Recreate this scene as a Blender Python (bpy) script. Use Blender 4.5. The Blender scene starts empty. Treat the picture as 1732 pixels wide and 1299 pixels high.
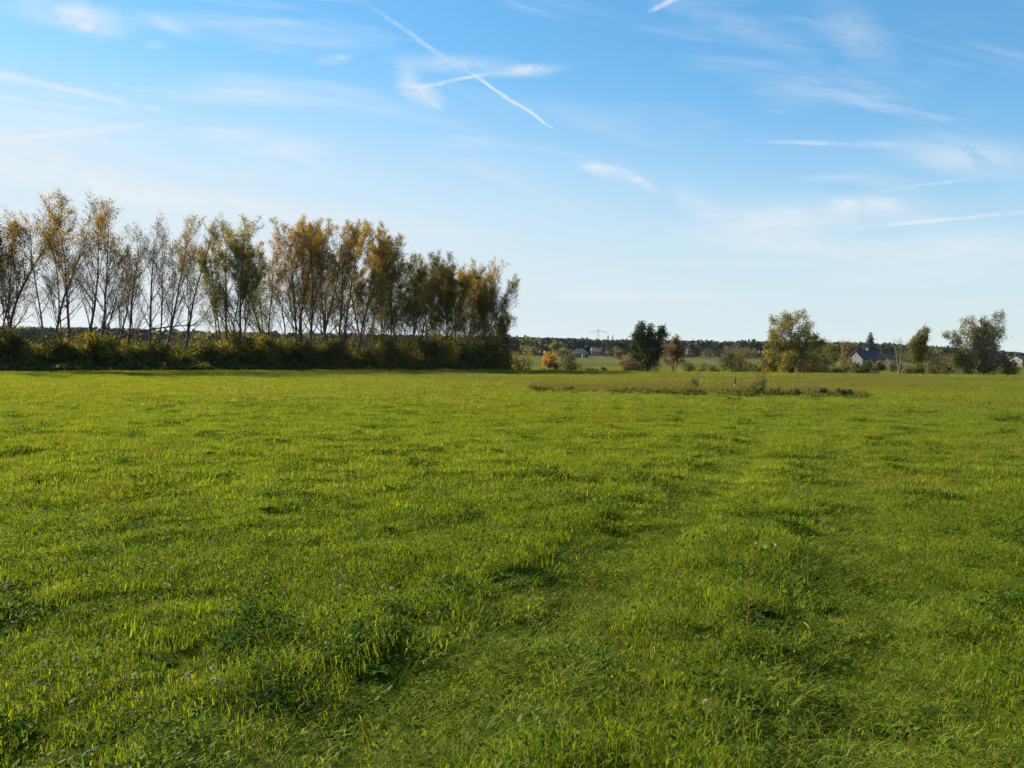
import bpy, math, random
import numpy as np
from mathutils import Vector, Matrix, Euler

R = math.radians
rng = random.Random(7)
scene = bpy.context.scene
COL = scene.collection

# ------------------------------------------------------------------ camera
W, H = 1732.0, 1299.0
FPX = 1349.0
EYE = 1.65
PITCH, ROLL = 2.14, 0.6
cam_d = bpy.data.cameras.new('camera')
cam = bpy.data.objects.new('camera', cam_d)
COL.objects.link(cam)
CAM_ROT = Matrix.Rotation(R(90 - PITCH), 3, 'X') @ Matrix.Rotation(R(ROLL), 3, 'Z')
cam.matrix_world = Matrix.Translation((0, 0, EYE)) @ CAM_ROT.to_4x4()
cam_d.sensor_width = 36
cam_d.lens = 36 * FPX / W
cam_d.clip_start = 0.05
cam_d.clip_end = 12000
scene.camera = cam


def ray(px, py):
    return (CAM_ROT @ Vector(((px - W / 2) / FPX, (H / 2 - py) / FPX, -1.0))).normalized()


def at(px, py, Y):
    """world point where the line of sight through a photo pixel meets depth Y"""
    d = ray(px, py)
    return Vector((0, 0, EYE)) + d * (Y / d.y)


# ------------------------------------------------------------------ noise + terrain
def _hash(ix, iy, s):
    n = (ix.astype(np.int64) * 374761393 + iy.astype(np.int64) * 668265263 + s * 1274126177) & 0x7fffffff
    n = ((n ^ (n >> 13)) * 1274126177) & 0x7fffffff
    n = (n ^ (n >> 16)) & 0xffff
    return n / 65535.0


def vnoise(x, y, s=0):
    x = np.asarray(x, float); y = np.asarray(y, float)
    ix = np.floor(x); iy = np.floor(y)
    fx = x - ix; fy = y - iy
    ux = fx * fx * (3 - 2 * fx); uy = fy * fy * (3 - 2 * fy)
    a = _hash(ix, iy, s); b = _hash(ix + 1, iy, s); c = _hash(ix, iy + 1, s); d = _hash(ix + 1, iy + 1, s)
    return (a + (b - a) * ux) * (1 - uy) + (c + (d - c) * ux) * uy


def fbm(x, y, s=0, o=3):
    t = 0; a = 0.5; f = 1.0; n = 0
    for k in range(o):
        t = t + a * vnoise(x * f + 13.7 * k, y * f + 7.3 * k, s + k); n += a
        a *= 0.5; f *= 2.03
    return t / n


def sstep(a, b, x):
    t = np.clip((x - a) / (b - a), 0, 1)
    return t * t * (3 - 2 * t)


PY = np.array([-400, 0, 55, 75, 103, 125, 150, 200, 250, 350, 450, 600, 1000, 3000, 9000], float)
PZ = np.array([0, 0, 0, -.10, -.6, -1.2, -1.75, -1.75, -1.4, -.3, 1.0, 2.2, 4, 8, 10], float)
_yy = np.arange(-400, 9000, 4.0)
_zz = np.interp(_yy, PY, PZ)
_k = np.ones(7) / 7
_zz = np.convolve(np.pad(_zz, 3, mode='edge'), _k, mode='valid')


def rutdist(x, y):
    """signed distances to the two wheel ruts of the track"""
    w = (vnoise(y * .22, y * 0 + 3, 41) - .5) * .5
    l = (x - (-1.97 + .424 * y + w)) * .92
    r = (x - (.21 + .391 * y + w)) * .93
    return l, r


def micro(x, y):
    near = 1 - sstep(22, 60, y)
    z = (fbm(x * 1.1, y * 1.1, 5) - .5) * .125 * near
    z = z + (fbm(x * 3.1, y * 3.1, 9, 2) - .5) * .12 * (1 - sstep(12, 26, y))
    l, r = rutdist(x, y)
    fade = 1 - sstep(24, 34, y)
    z = z - (np.exp(-(l / .5) ** 4) * .085 + np.exp(-(r / .46) ** 4) * .08) * fade
    z = z + (fbm(x * .12, y * .12, 15, 2) - .5) * .15 * (1 - sstep(45, 60, y))
    return z


def gz(x, y, fine=True):
    x = np.asarray(x, float); y = np.asarray(y, float)
    z = np.interp(y, _yy, _zz)
    a = x / np.maximum(y, 30)
    low = 1 - .72 * sstep(.2, .62, a)
    z = np.where(y > 230, -1.4 + (z + 1.4) * low, z)
    if fine:
        z = z + micro(x, y)
    return z


def g1(x, y):
    return float(gz(np.array([x]), np.array([y]))[0])


def ground_px(px, py):
    d = ray(px, py)
    t = EYE / -d.z
    for _ in range(6):
        p = Vector((0, 0, EYE)) + d * t
        t = (EYE - g1(p.x, p.y)) / -d.z
    return Vector((0, 0, EYE)) + d * t


# ------------------------------------------------------------------ helpers: objects and materials
def tag(o, label=None, cat=None, group=None, kind=None):
    if label: o['label'] = label
    if cat: o['category'] = cat
    if group: o['group'] = group
    if kind: o['kind'] = kind
    return o


def empty(name, loc, rz=0.0):
    o = bpy.data.objects.new(name, None)
    o.empty_display_size = .3
    COL.objects.link(o)
    o.location = loc
    o.rotation_euler = (0, 0, rz)
    return o


def mesh_np(name, v, f, mat, cols=None, parent=None, link=True, smooth=False):
    """v (N,3), f (M,k) index array or list of faces"""
    me = bpy.data.meshes.new(name)
    if isinstance(f, np.ndarray):
        M, k = f.shape
        me.vertices.add(len(v)); me.vertices.foreach_set('co', np.asarray(v, np.float32).ravel())
        me.loops.add(M * k); me.loops.foreach_set('vertex_index', f.astype(np.int32).ravel())
        me.polygons.add(M)
        me.polygons.foreach_set('loop_start', np.arange(0, M * k, k, dtype=np.int32))
        me.update(calc_edges=True)
    else:
        me.from_pydata([tuple(p) for p in v], [], f)
    if cols is not None:
        ca = me.color_attributes.new('tint', 'FLOAT_COLOR', 'POINT')
        c = np.ones((len(v), 4), np.float32); c[:, :3] = cols
        ca.data.foreach_set('color', c.ravel())
    if smooth:
        me.polygons.foreach_set('use_smooth', np.ones(len(me.polygons), bool))
    me.materials.append(mat)
    me.validate()
    o = bpy.data.objects.new(name, me)
    if link: COL.objects.link(o)
    if parent is not None: o.parent = parent
    return o


class G:
    """tiny node graph helper"""
    def __init__(s, tree):
        s.t = tree; s.n = tree.nodes; s.l = tree.links

    def node(s, typ, **kw):
        n = s.n.new(typ)
        for k, v in kw.items(): setattr(n, k, v)
        return n

    def put(s, sock, v):
        if hasattr(v, 'is_output') or isinstance(v, bpy.types.NodeSocket): s.l.new(v, sock)
        else: sock.default_value = v

    def m(s, op, a, b=0.0, c=0.0, clamp=False):
        n = s.node('ShaderNodeMath', operation=op, use_clamp=clamp)
        s.put(n.inputs[0], a); s.put(n.inputs[1], b); s.put(n.inputs[2], c)
        return n.outputs[0]

    def ss(s, a, b, x):
        n = s.node('ShaderNodeMapRange', interpolation_type='SMOOTHSTEP')
        s.put(n.inputs['Value'], x); s.put(n.inputs['From Min'], a); s.put(n.inputs['From Max'], b)
        return n.outputs[0]

    def noise(s, vec, scale, detail=3.0, rough=.55, dim='3D', dist=0.0):
        n = s.node('ShaderNodeTexNoise', noise_dimensions=dim)
        if vec is not None: s.l.new(vec, n.inputs['Vector'])
        n.inputs['Scale'].default_value = scale; n.inputs['Detail'].default_value = detail
        n.inputs['Roughness'].default_value = rough; n.inputs['Distortion'].default_value = dist
        return n.outputs[0]

    def mix(s, f, a, b, bt='MIX'):
        n = s.node('ShaderNodeMix', data_type='RGBA', blend_type=bt)
        s.put(n.inputs[0], f)
        s.put(n.inputs[6], a if isinstance(a, bpy.types.NodeSocket) else (*a, 1))
        s.put(n.inputs[7], b if isinstance(b, bpy.types.NodeSocket) else (*b, 1))
        return n.outputs[2]

    def xyz(s, x, y, z=0.0):
        n = s.node('ShaderNodeCombineXYZ')
        s.put(n.inputs[0], x); s.put(n.inputs[1], y); s.put(n.inputs[2], z)
        return n.outputs[0]


def new_mat(name):
    m = bpy.data.materials.new(name); m.use_nodes = True
    m.node_tree.nodes.clear()
    g = G(m.node_tree)
    out = g.node('ShaderNodeOutputMaterial')
    return m, g, out


def leafy(name, trans=.4, gloss=.06, rough=.45, tint_noise=0.0, ground_mix=False):
    """foliage: the vertex tint gives each leaf its own colour; thin translucent blades"""
    m, g, out = new_mat(name)
    at_ = g.node('ShaderNodeAttribute', attribute_name='tint')
    col = at_.outputs['Color']
    geo = g.node('ShaderNodeNewGeometry')
    if ground_mix:
        # species patches of the meadow: dry straw, dark clover, fresh yellow-green
        pos = geo.outputs['Position']
        sep = g.node('ShaderNodeSeparateXYZ'); g.l.new(pos, sep.inputs[0])
        flat = g.xyz(sep.outputs[0], sep.outputs[1], 0.0)
        n1 = g.noise(flat, .28, 4, .6); n2 = g.noise(flat, 1.3, 3, .6); n3 = g.noise(flat, .07, 3, .5)
        dark = g.ss(.55, .68, n2)
        col = g.mix(g.m('MULTIPLY', dark, .55), col, g.mix(1.0, col, (.5, .72, .6), 'MULTIPLY'))
        dry = g.ss(.56, .70, n1)
        col = g.mix(g.m('MULTIPLY', dry, .55), col, (.17, .145, .03))
        n4 = g.noise(flat, .55, 4, .65)
        col = g.mix(g.m('MULTIPLY', g.ss(.52, .66, n4), .45), col, g.mix(1.0, col, (.62, .74, .7), 'MULTIPLY'))
        yel = g.ss(.45, .62, n3)
        col = g.mix(g.m('MULTIPLY', yel, .35), col, g.mix(1.0, col, (1.22, 1.08, .7), 'MULTIPLY'))
        # unmown strip far out on the field is olive and seedy
        far = g.m('MULTIPLY', g.ss(34.0, 52.0, sep.outputs[1]), g.ss(.30, .62, n3))
        right = g.ss(-26.0, 4.0, sep.outputs[0])
        col = g.mix(g.m('MULTIPLY', g.m('MULTIPLY', far, right), .8), col, (.125, .112, .038))
    if tint_noise:
        oi = g.node('ShaderNodeObjectInfo')
        k = g.m('MULTIPLY_ADD', oi.outputs['Random'], tint_noise, 1 - tint_noise / 2)
        col = g.mix(1.0, col, g.xyz(k, k, k), 'MULTIPLY')
    d = g.node('ShaderNodeBsdfDiffuse'); g.l.new(col, d.inputs[0])
    t = g.node('ShaderNodeBsdfTranslucent')
    g.l.new(g.mix(1.0, col, (1.3, 1.22, .5), 'MULTIPLY'), t.inputs[0])
    mx = g.node('ShaderNodeMixShader'); mx.inputs[0].default_value = trans
    g.l.new(d.outputs[0], mx.inputs[1]); g.l.new(t.outputs[0], mx.inputs[2])
    last = mx.outputs[0]
    if gloss > 0:
        gl = g.node('ShaderNodeBsdfGlossy'); gl.inputs['Roughness'].default_value = rough
        m2 = g.node('ShaderNodeMixShader'); m2.inputs[0].default_value = gloss
        g.l.new(last, m2.inputs[1]); g.l.new(gl.outputs[0], m2.inputs[2]); last = m2.outputs[0]
    g.l.new(last, out.inputs[0])
    return m


def rough_mat(name, c1, c2, scale=3.0, rough=.9, bump=.0, detail=5):
    m, g, out = new_mat(name)
    tc = g.node('ShaderNodeTexCoord')
    n = g.noise(tc.outputs['Object'], scale, detail, .65)
    b = g.node('ShaderNodeBsdfPrincipled')
    g.l.new(g.mix(g.ss(.35, .65, n), c1, c2), b.inputs['Base Color'])
    b.inputs['Roughness'].default_value = rough
    if bump:
        bp = g.node('ShaderNodeBump'); bp.inputs['Strength'].default_value = bump
        g.l.new(n, bp.inputs['Height']); g.l.new(bp.outputs[0], b.inputs['Normal'])
    g.l.new(b.outputs[0], out.inputs[0])
    return m


M_GRASS = leafy('grass_blades', .55, .007, .5, .5, True)
M_LEAF = leafy('autumn_leaves', .5, .008, .5)
M_NEEDLE = leafy('needles', .12, .04, .5)
M_WEED = leafy('weed_leaves', .35, .006, .45)
M_BARK = rough_mat('bark', (.045, .034, .026), (.10, .078, .058), 4, .95, .4)
M_TWIG = rough_mat('twig_bark', (.07, .05, .036), (.13, .095, .065), 3, .9)
M_PALE = rough_mat('pale_bark', (.16, .14, .11), (.30, .27, .22), 3, .9)

# ------------------------------------------------------------------ ground
HAZE = .00004
SUN_AZ, SUN_EL = -56.0, 27.0      # degrees left of the view direction, above the horizon


def spaced(near, step, far, grow):
    v = [0.0]; s = step
    while v[-1] < far:
        if v[-1] > near: s *= grow
        v.append(v[-1] + s)
    return np.array(v)


px_ = spaced(7, .11, 2400, 1.055)
gx = np.concatenate([-px_[:0:-1], px_])
py_ = spaced(14, .11, 2400, 1.035)
gy = np.concatenate([-spaced(.5, .4, 150, 1.3)[:0:-1], py_])
GX, GY = np.meshgrid(gx, gy)
GZ = gz(GX, GY)
nv, nu = GX.shape
v = np.stack([GX.ravel(), GY.ravel(), GZ.ravel()], 1)
i = (np.arange(nv - 1)[:, None] * nu + np.arange(nu - 1)[None, :]).ravel()
f = np.stack([i, i + 1, i + 1 + nu, i + nu], 1)

m, g, out = new_mat('meadow_ground')
geo = g.node('ShaderNodeNewGeometry')
sep = g.node('ShaderNodeSeparateXYZ'); g.l.new(geo.outputs['Position'], sep.inputs[0])
X, Y = sep.outputs[0], sep.outputs[1]
flat = g.xyz(X, Y, 0.0)
n1 = g.noise(flat, 9.0, 4, .7); n2 = g.noise(flat, 1.2, 4, .6); n3 = g.noise(flat, .08, 3, .55)
nst = g.noise(g.xyz(g.m('MULTIPLY', X, .012), g.m('MULTIPLY', Y, .05), 0.0), 1.0, 3, .6)
soil = g.mix(g.ss(.3, .7, n1), (.026, .034, .004), (.056, .074, .006))
soil = g.mix(g.m('MULTIPLY', g.ss(.5, .7, n2), .6), soil, (.05, .042, .009))
turf = g.mix(n1, (.062, .095, .013), (.11, .15, .02))
turf = g.mix(g.m('MULTIPLY', g.ss(.42, .6, n3), .6), turf, (.135, .12, .038))
fy = g.m('MULTIPLY_ADD', g.m('SUBTRACT', nst, .5), 60.0, Y)
base = g.mix(g.ss(22.0, 60.0, Y), soil, turf)
fields = g.mix(g.ss(.35, .65, nst), (.066, .092, .015), (.09, .095, .024))
fields = g.mix(g.ss(225.0, 240.0, fy), fields, (.075, .075, .025))
fields = g.mix(g.ss(275.0, 290.0, fy), fields, (.085, .095, .024))
fields = g.mix(g.ss(330.0, 350.0, fy), fields, (.085, .08, .033))
fields = g.mix(g.ss(440.0, 460.0, fy), fields, (.05, .055, .02))
base = g.mix(g.ss(150.0, 175.0, Y), base, fields)
b = g.node('ShaderNodeBsdfPrincipled'); b.inputs['Roughness'].default_value = 1.0
b.inputs['Specular IOR Level'].default_value = 0
g.l.new(base, b.inputs['Base Color'])
bp = g.node('ShaderNodeBump'); bp.inputs['Strength'].default_value = .6; bp.inputs['Distance'].default_value = .05
g.l.new(n1, bp.inputs['Height']); g.l.new(bp.outputs[0], b.inputs['Normal'])
g.l.new(b.outputs[0], out.inputs[0])
M_GROUND = m
ground = mesh_np('ground', v, f, M_GROUND, smooth=True)
tag(ground, 'gently uneven meadow ground reaching back to far fields', 'ground', kind='structure')


# ------------------------------------------------------------------ grass
GREENS = [(.144, .205, .008), (.173, .222, .009), (.106, .181, .008), (.204, .230, .010), (.078, .141, .008)]
DRYS = [(.20, .165, .055), (.24, .20, .09), (.16, .12, .035), (.17, .16, .03)]


def blades(n, radius, h0, h1, w, lean, seed, dry=.08, segs=3, curl=.8, greens=GREENS):
    """one turf clump as tapered curved ribbons; returns verts, quads, colours"""
    r = np.random.RandomState(seed)
    rad = radius * np.sqrt(r.rand(n)); an = r.rand(n) * 2 * math.pi
    bx, by = rad * np.cos(an), rad * np.sin(an)
    hh = h0 + (h1 - h0) * r.rand(n) ** 1.6
    da = r.rand(n) * 2 * math.pi
    ln = lean * (.25 + r.rand(n)) * hh
    ww = w * (.6 + .8 * r.rand(n))
    dx, dy = np.cos(da), np.sin(da)
    face = da + math.pi / 2 + (r.rand(n) - .5) * 1.5
    sx, sy = np.cos(face), np.sin(face)
    V = np.zeros((n, 2 * (segs + 1), 3)); C = np.zeros((n, 2 * (segs + 1), 3))
    pal = np.array(greens)[r.randint(0, len(greens), n)]
    isdry = r.rand(n) < dry
    pal[isdry] = np.array(DRYS)[r.randint(0, len(DRYS), isdry.sum())]
    pal *= (.8 + .4 * r.rand(n))[:, None]
    for k in range(segs + 1):
        t = k / segs
        off = ln * (t ** (1 + curl))
        z = hh * (t - .25 * curl * t * t * np.minimum(lean, 1.2)) - .015 * (k == 0)
        wk = ww * (1 - t ** 1.6 * .93) * .5
        cx, cy = bx + dx * off, by + dy * off
        V[:, 2 * k] = np.stack([cx - sx * wk, cy - sy * wk, z], 1)
        V[:, 2 * k + 1] = np.stack([cx + sx * wk, cy + sy * wk, z], 1)
        C[:, 2 * k] = C[:, 2 * k + 1] = pal
    base_i = (np.arange(n) * 2 * (segs + 1))[:, None]
    F = np.concatenate([base_i + np.array([[2 * k, 2 * k + 1, 2 * k + 3, 2 * k + 2]]) for k in range(segs)], 0)
    return V.reshape(-1, 3), F, C.reshape(-1, 3)


def broad(n, radius, size, seed, col=(.07, .125, .010)):
    """low clover and plantain leaves"""
    r = np.random.RandomState(seed)
    V = []; F = []; C = []
    for k in range(n):
        a = r.rand() * 6.283; rr = radius * math.sqrt(r.rand())
        c = Vector((rr * math.cos(a), rr * math.sin(a), .015 + r.rand() * .05))
        d = r.rand() * 6.283
        u = Vector((math.cos(d), math.sin(d), r.uniform(-.1, .7))).normalized()
        s = Vector((-math.sin(d), math.cos(d), r.uniform(-.3, .3))).normalized()
        L = size * r.uniform(.6, 1.3); w = L * .32
        up = Vector((0, 0, 1))
        b0 = len(V)
        pts = [c, c + u * L * .35 + s * w, c + u * L * .8 + s * w * .8 + up * L * .05, c + u * L,
               c + u * L * .8 - s * w * .8 + up * L * .05, c + u * L * .35 - s * w]
        V += [tuple(p) for p in pts]
        F += [[b0, b0 + 1, b0 + 2, b0 + 5], [b0 + 5, b0 + 2, b0 + 3, b0 + 4]]
        cc = np.array(col) * r.uniform(.7, 1.4)
        C += [cc] * 6
    return np.array(V), np.array(F), np.array(C)


def cat_(parts):
    vs, fs, cs = [], [], []; o = 0
    for v, f, c in parts:
        vs.append(v); fs.append(f + o); cs.append(c); o += len(v)
    return np.concatenate(vs), np.concatenate(fs), np.concatenate(cs)


def scatter(name, sources, pts, idx, rot, scl, mat):
    """ONE object that plants the source clumps on its points"""
    me = bpy.data.meshes.new(name)
    n = len(pts)
    me.vertices.add(n); me.vertices.foreach_set('co', pts.astype(np.float32).ravel())
    a = me.attributes.new('which', 'INT', 'POINT'); a.data.foreach_set('value', idx.astype(np.int32))
    a = me.attributes.new('turn', 'FLOAT_VECTOR', 'POINT'); a.data.foreach_set('vector', rot.astype(np.float32).ravel())
    a = me.attributes.new('size', 'FLOAT_VECTOR', 'POINT'); a.data.foreach_set('vector', scl.astype(np.float32).ravel())
    me.materials.append(mat)
    o = bpy.data.objects.new(name, me); COL.objects.link(o)
    ng = bpy.data.node_groups.new(name, 'GeometryNodeTree')
    ng.interface.new_socket('Geometry', in_out='INPUT', socket_type='NodeSocketGeometry')
    ng.interface.new_socket('Geometry', in_out='OUTPUT', socket_type='NodeSocketGeometry')
    N, L = ng.nodes, ng.links
    gi = N.new('NodeGroupInput'); go = N.new('NodeGroupOutput')
    join = N.new('GeometryNodeJoinGeometry')

    def named(nm, typ):
        q = N.new('GeometryNodeInputNamedAttribute'); q.data_type = typ
        q.inputs['Name'].default_value = nm
        return q.outputs['Attribute']
    A = named('which', 'INT'); B = named('turn', 'FLOAT_VECTOR'); S = named('size', 'FLOAT_VECTOR')
    for k, src in enumerate(sources):
        cmp_ = N.new('FunctionNodeCompare'); cmp_.data_type = 'INT'; cmp_.operation = 'EQUAL'
        ins = [s for s in cmp_.inputs if s.type == 'INT']
        L.new(A, ins[0]); ins[1].default_value = k
        oi = N.new('GeometryNodeObjectInfo'); oi.inputs['Object'].default_value = src
        ip = N.new('GeometryNodeInstanceOnPoints')
        L.new(gi.outputs[0], ip.inputs['Points']); L.new(cmp_.outputs[0], ip.inputs['Selection'])
        L.new(oi.outputs['Geometry'], ip.inputs['Instance'])
        L.new(B, ip.inputs['Rotation']); L.new(S, ip.inputs['Scale'])
        L.new(ip.outputs[0], join.inputs[0])
    L.new(join.outputs[0], go.inputs[0])
    md = o.modifiers.new('planting', 'NODES'); md.node_group = ng
    return o


def src(name, vfc, mat):
    o = mesh_np(name, vfc[0], vfc[1], mat, vfc[2], link=False)
    return tag(o, kind='stuff')


def zone(y0, y1, dens, seed, margin=2.0, blur=.12):
    r = np.random.RandomState(seed)
    ya, yb = y0 * (1 - blur), y1 * (1 + blur)
    half = .76 * yb + margin
    n = int(dens * 2 * half * (yb - ya))
    x = (r.rand(n) * 2 - 1) * half; y = ya + r.rand(n) * (yb - ya)
    fy = y * (1 + (r.rand(n) - .5) * 2 * blur)
    k = (np.abs(x) < .76 * y + margin) & (fy > y0) & (fy < y1)
    return x[k], y[k], r


sources = []
def add_src(vfc):
    sources.append(src('meadow_grass', vfc, M_GRASS)); return len(sources) - 1

A = [add_src(cat_([blades(120, .17, .012, .066, .0032, 1.5, 100 + k, .09 + .06 * (k % 3)), broad(7, .15, .024, 200 + k)])) for k in range(7)]
AT = [add_src(blades(84, .13, .02, .082, .0034, 1.2, 120 + k, .12)) for k in range(4)]          # rank tufts
PRESSED = [(.175, .245, .016), (.205, .265, .022), (.145, .215, .013), (.23, .26, .034)]
AF = [add_src(cat_([blades(120, .2, .02, .07, .0034, 2.3, 140 + k, .16, curl=.3, greens=PRESSED), broad(12, .18, .026, 230 + k)])) for k in range(4)]  # flattened
AD = [add_src(cat_([broad(80, .12, .024, 160 + k, (.042, .088, .009)), blades(50, .15, .04, .1, .004, .8, 170 + k)])) for k in range(3)]   # clover
B_ = [add_src(blades(130, .27, .014, .075, .0044, 1.3, 300 + k, .12 + .04 * k)) for k in range(5)]
BF = [add_src(blades(110, .3, .02, .075, .0046, 2.1, 370 + k, .15, curl=.3, greens=PRESSED)) for k in range(3)]
BD = [add_src(cat_([broad(70, .17, .036, 330 + k, (.045, .09, .009)), blades(60, .25, .05, .12, .007, .8, 350 + k)])) for k in range(2)]
C_ = [add_src(blades(170, .55, .015, .08, .0075, 1.2, 400 + k, .14 + .05 * k, segs=2)) for k in range(5)]
CF = [add_src(blades(150, .5, .015, .06, .007, 1.9, 460 + k, .14, segs=2, curl=.3, greens=PRESSED)) for k in range(2)]
CD = [add_src(blades(110, .5, .03, .12, .008, .8, 430 + k, .6, segs=2)) for k in range(2)]
D_ = [add_src(blades(120, 1.3, .04, .14, .03, .8, 500 + k, .2, segs=2)) for k in range(4)]

P, I, T, S = [], [], [], []


def plant(x, y, r, normal, clover, tall, flatt, base_scale=1.0):
    n = len(x)
    z = gz(x, y)
    l, rr = rutdist(x, y)
    near = y < 30
    wr = .75 + .5 * vnoise(y * .6, x * .3, 44)
    inrut = ((np.abs(l) < .56 * wr) | (np.abs(rr) < .5 * wr)) & (y < 34) & (r.rand(n) > sstep(14, 34, y) * .5)
    ctr = (l > 0) & (rr < 0) & near
    idx = np.array(normal)[r.randint(0, len(normal), n)]
    pat = fbm(x * 1.9, y * 1.9, 61); pat2 = fbm(x * 1.7 + 9, y * 1.7, 71)
    if clover:
        eg = np.exp(-((l + .62) / .2) ** 2) + np.exp(-((rr + .58) / .2) ** 2)
        k = (pat > .68 - .15 * eg) & (r.rand(n) < .6) & ~inrut  # dark clover gathers along rut edges, partly standing in for their shadow
        idx[k] = np.array(clover)[r.randint(0, len(clover), k.sum())]
    if tall:
        k = (pat2 > .60) & (r.rand(n) < .6) & ~inrut
        idx[k] = np.array(tall)[r.randint(0, len(tall), k.sum())]
    if flatt:
        k = inrut & (r.rand(n) < .85)
        idx[k] = np.array(flatt)[r.randint(0, len(flatt), k.sum())]
    s = base_scale * (.7 + .6 * r.rand(n))
    hs = (.6 + .85 * fbm(x * 1.3, y * 1.3, 81)) * (.8 + .4 * r.rand(n))
    hs = np.where(inrut, .35 + hs * .3, hs)
    edge = (np.exp(-((l + .66) / .15) ** 2) + np.exp(-((rr + .6) / .15) ** 2) + .5 * np.exp(-((l - .66) / .12) ** 2)) * (1 - sstep(18, 34, y))
    hs = hs * (1 + 1.0 * edge * vnoise(y * 1.3, x, 57))
    hs = np.where(ctr & ~inrut, hs * 1.0, hs)
    low = np.isin(idx, clover) if clover else np.zeros(n, bool)
    hs = np.where(low, np.minimum(hs, .75), hs)
    rot = np.stack([(r.rand(n) - .5) * .35, (r.rand(n) - .5) * .35, r.rand(n) * 6.283], 1)
    # bald, hollow spots where the turf is thin
    keep = ~((fbm(x * 2.3, y * 2.3, 91) < .30) & (r.rand(n) < .5))
    P.append(np.stack([x, y, z], 1)[keep]); I.append(idx[keep]); T.append(rot[keep])
    S.append(np.stack([s, s, s * hs], 1)[keep])


x, y, r = zone(1.3, 9, 125, 1); plant(x, y, r, A, AD, AT, AF)
x, y, r = zone(9, 25, 42, 2); plant(x, y, r, B_, BD, None, BF)
x, y, r = zone(25, 75, 11, 3, 4); plant(x, y, r, C_ * 2 + CD, None, None, CF)
x, y, r = zone(75, 190, 1.5, 4, 10); plant(x, y, r, D_, None, None, None)
grass = scatter('meadow_grass', sources, np.concatenate(P), np.concatenate(I), np.concatenate(T), np.concatenate(S), M_GRASS)
tag(grass, 'short green autumn meadow grass with clover and dry blades', 'grass', kind='stuff')


# ------------------------------------------------------------------ woody plants
class Wood:
    def __init__(s): s.v = []; s.f = []

    def tube(s, pts, rad, k=5):
        b = len(s.v)
        n = len(pts)
        d = (pts[-1] - pts[0])
        a = Vector((0, 0, 1)) if abs(d.z) < .8 * d.length else Vector((1, 0, 0))
        u = d.cross(a).normalized(); w = d.cross(u).normalized()
        cs = [(math.cos(6.2832 * j / k), math.sin(6.2832 * j / k)) for j in range(k)]
        for p, r_ in zip(pts, rad):
            for c, sn in cs:
                s.v.append((p.x + r_ * (u.x * c + w.x * sn), p.y + r_ * (u.y * c + w.y * sn), p.z + r_ * (u.z * c + w.z * sn)))
        for i_ in range(n - 1):
            for j in range(k):
                j2 = (j + 1) % k
                s.f.append((b + i_ * k + j, b + i_ * k + j2, b + (i_ + 1) * k + j2, b + (i_ + 1) * k + j))

    def build(s, name, mat, parent):
        return mesh_np(name, np.array(s.v), np.array(s.f), mat, parent=parent, smooth=True)


class Leaves:
    def __init__(s, seed): s.p = []; s.s = []; s.c = []; s.r = np.random.RandomState(seed)

    def add(s, p, size, c): s.p.append(tuple(p)); s.s.append(size); s.c.append(c)

    def build(s, name, mat, parent, flat=.0):
        if not s.p: return None
        n = len(s.p); r = s.r
        p = np.array(s.p); sz = np.array(s.s)[:, None]; c = np.array(s.c)
        u = r.randn(n, 3); u[:, 2] *= (1 - flat); u /= np.linalg.norm(u, axis=1)[:, None]
        w = np.cross(u, r.randn(n, 3)); w /= np.linalg.norm(w, axis=1)[:, None] + 1e-9
        w = w * sz * .34 * (.7 + .6 * r.rand(n, 1)); u = u * sz * .5 * (.8 + .5 * r.rand(n, 1))
        nn = np.cross(u, w); nn /= np.linalg.norm(nn, axis=1)[:, None] + 1e-9
        bend = nn * sz * .12
        V = np.stack([p - u, p + w + bend, p + u, p - w + bend], 1).reshape(-1, 3)
        F = np.arange(4 * n).reshape(n, 4)
        c = c * (.75 + .5 * r.rand(n, 1))
        return mesh_np(name, V, F, mat, np.repeat(c, 4, 0), parent=parent)


def perp(d, r):
    q = Vector((r.gauss(0, 1), r.gauss(0, 1), r.gauss(0, 1)))
    return (q - d * q.dot(d)).normalized()


PALS = {
    'amber': [(.42, .17, .016), (.46, .21, .02), (.36, .15, .02), (.34, .20, .03)],
    'orange': [(.31, .18, .024), (.35, .21, .03), (.26, .155, .028), (.23, .17, .035)],
    'brown': [(.15, .115, .05), (.165, .13, .055), (.12, .095, .048), (.15, .13, .045)],
    'olive': [(.12, .12, .020), (.15, .138, .022), (.10, .10, .02), (.185, .15, .026)],
    'yellow': [(.27, .21, .024), (.31, .22, .024), (.21, .19, .024), (.16, .165, .025)],
    'green': [(.06, .085, .018), (.075, .10, .02), (.05, .07, .016), (.10, .11, .022)],
    'dark': [(.028, .045, .016), (.036, .055, .018), (.022, .036, .014), (.045, .06, .02)],
    'greyolive': [(.13, .13, .065), (.15, .145, .07), (.115, .12, .06), (.16, .145, .06)],
    'rust': [(.14, .075, .04), (.16, .09, .04), (.115, .065, .042), (.11, .08, .05)],
    'needle': [(.014, .029, .017), (.019, .037, .02), (.012, .024, .015), (.024, .042, .02)],
}


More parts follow.
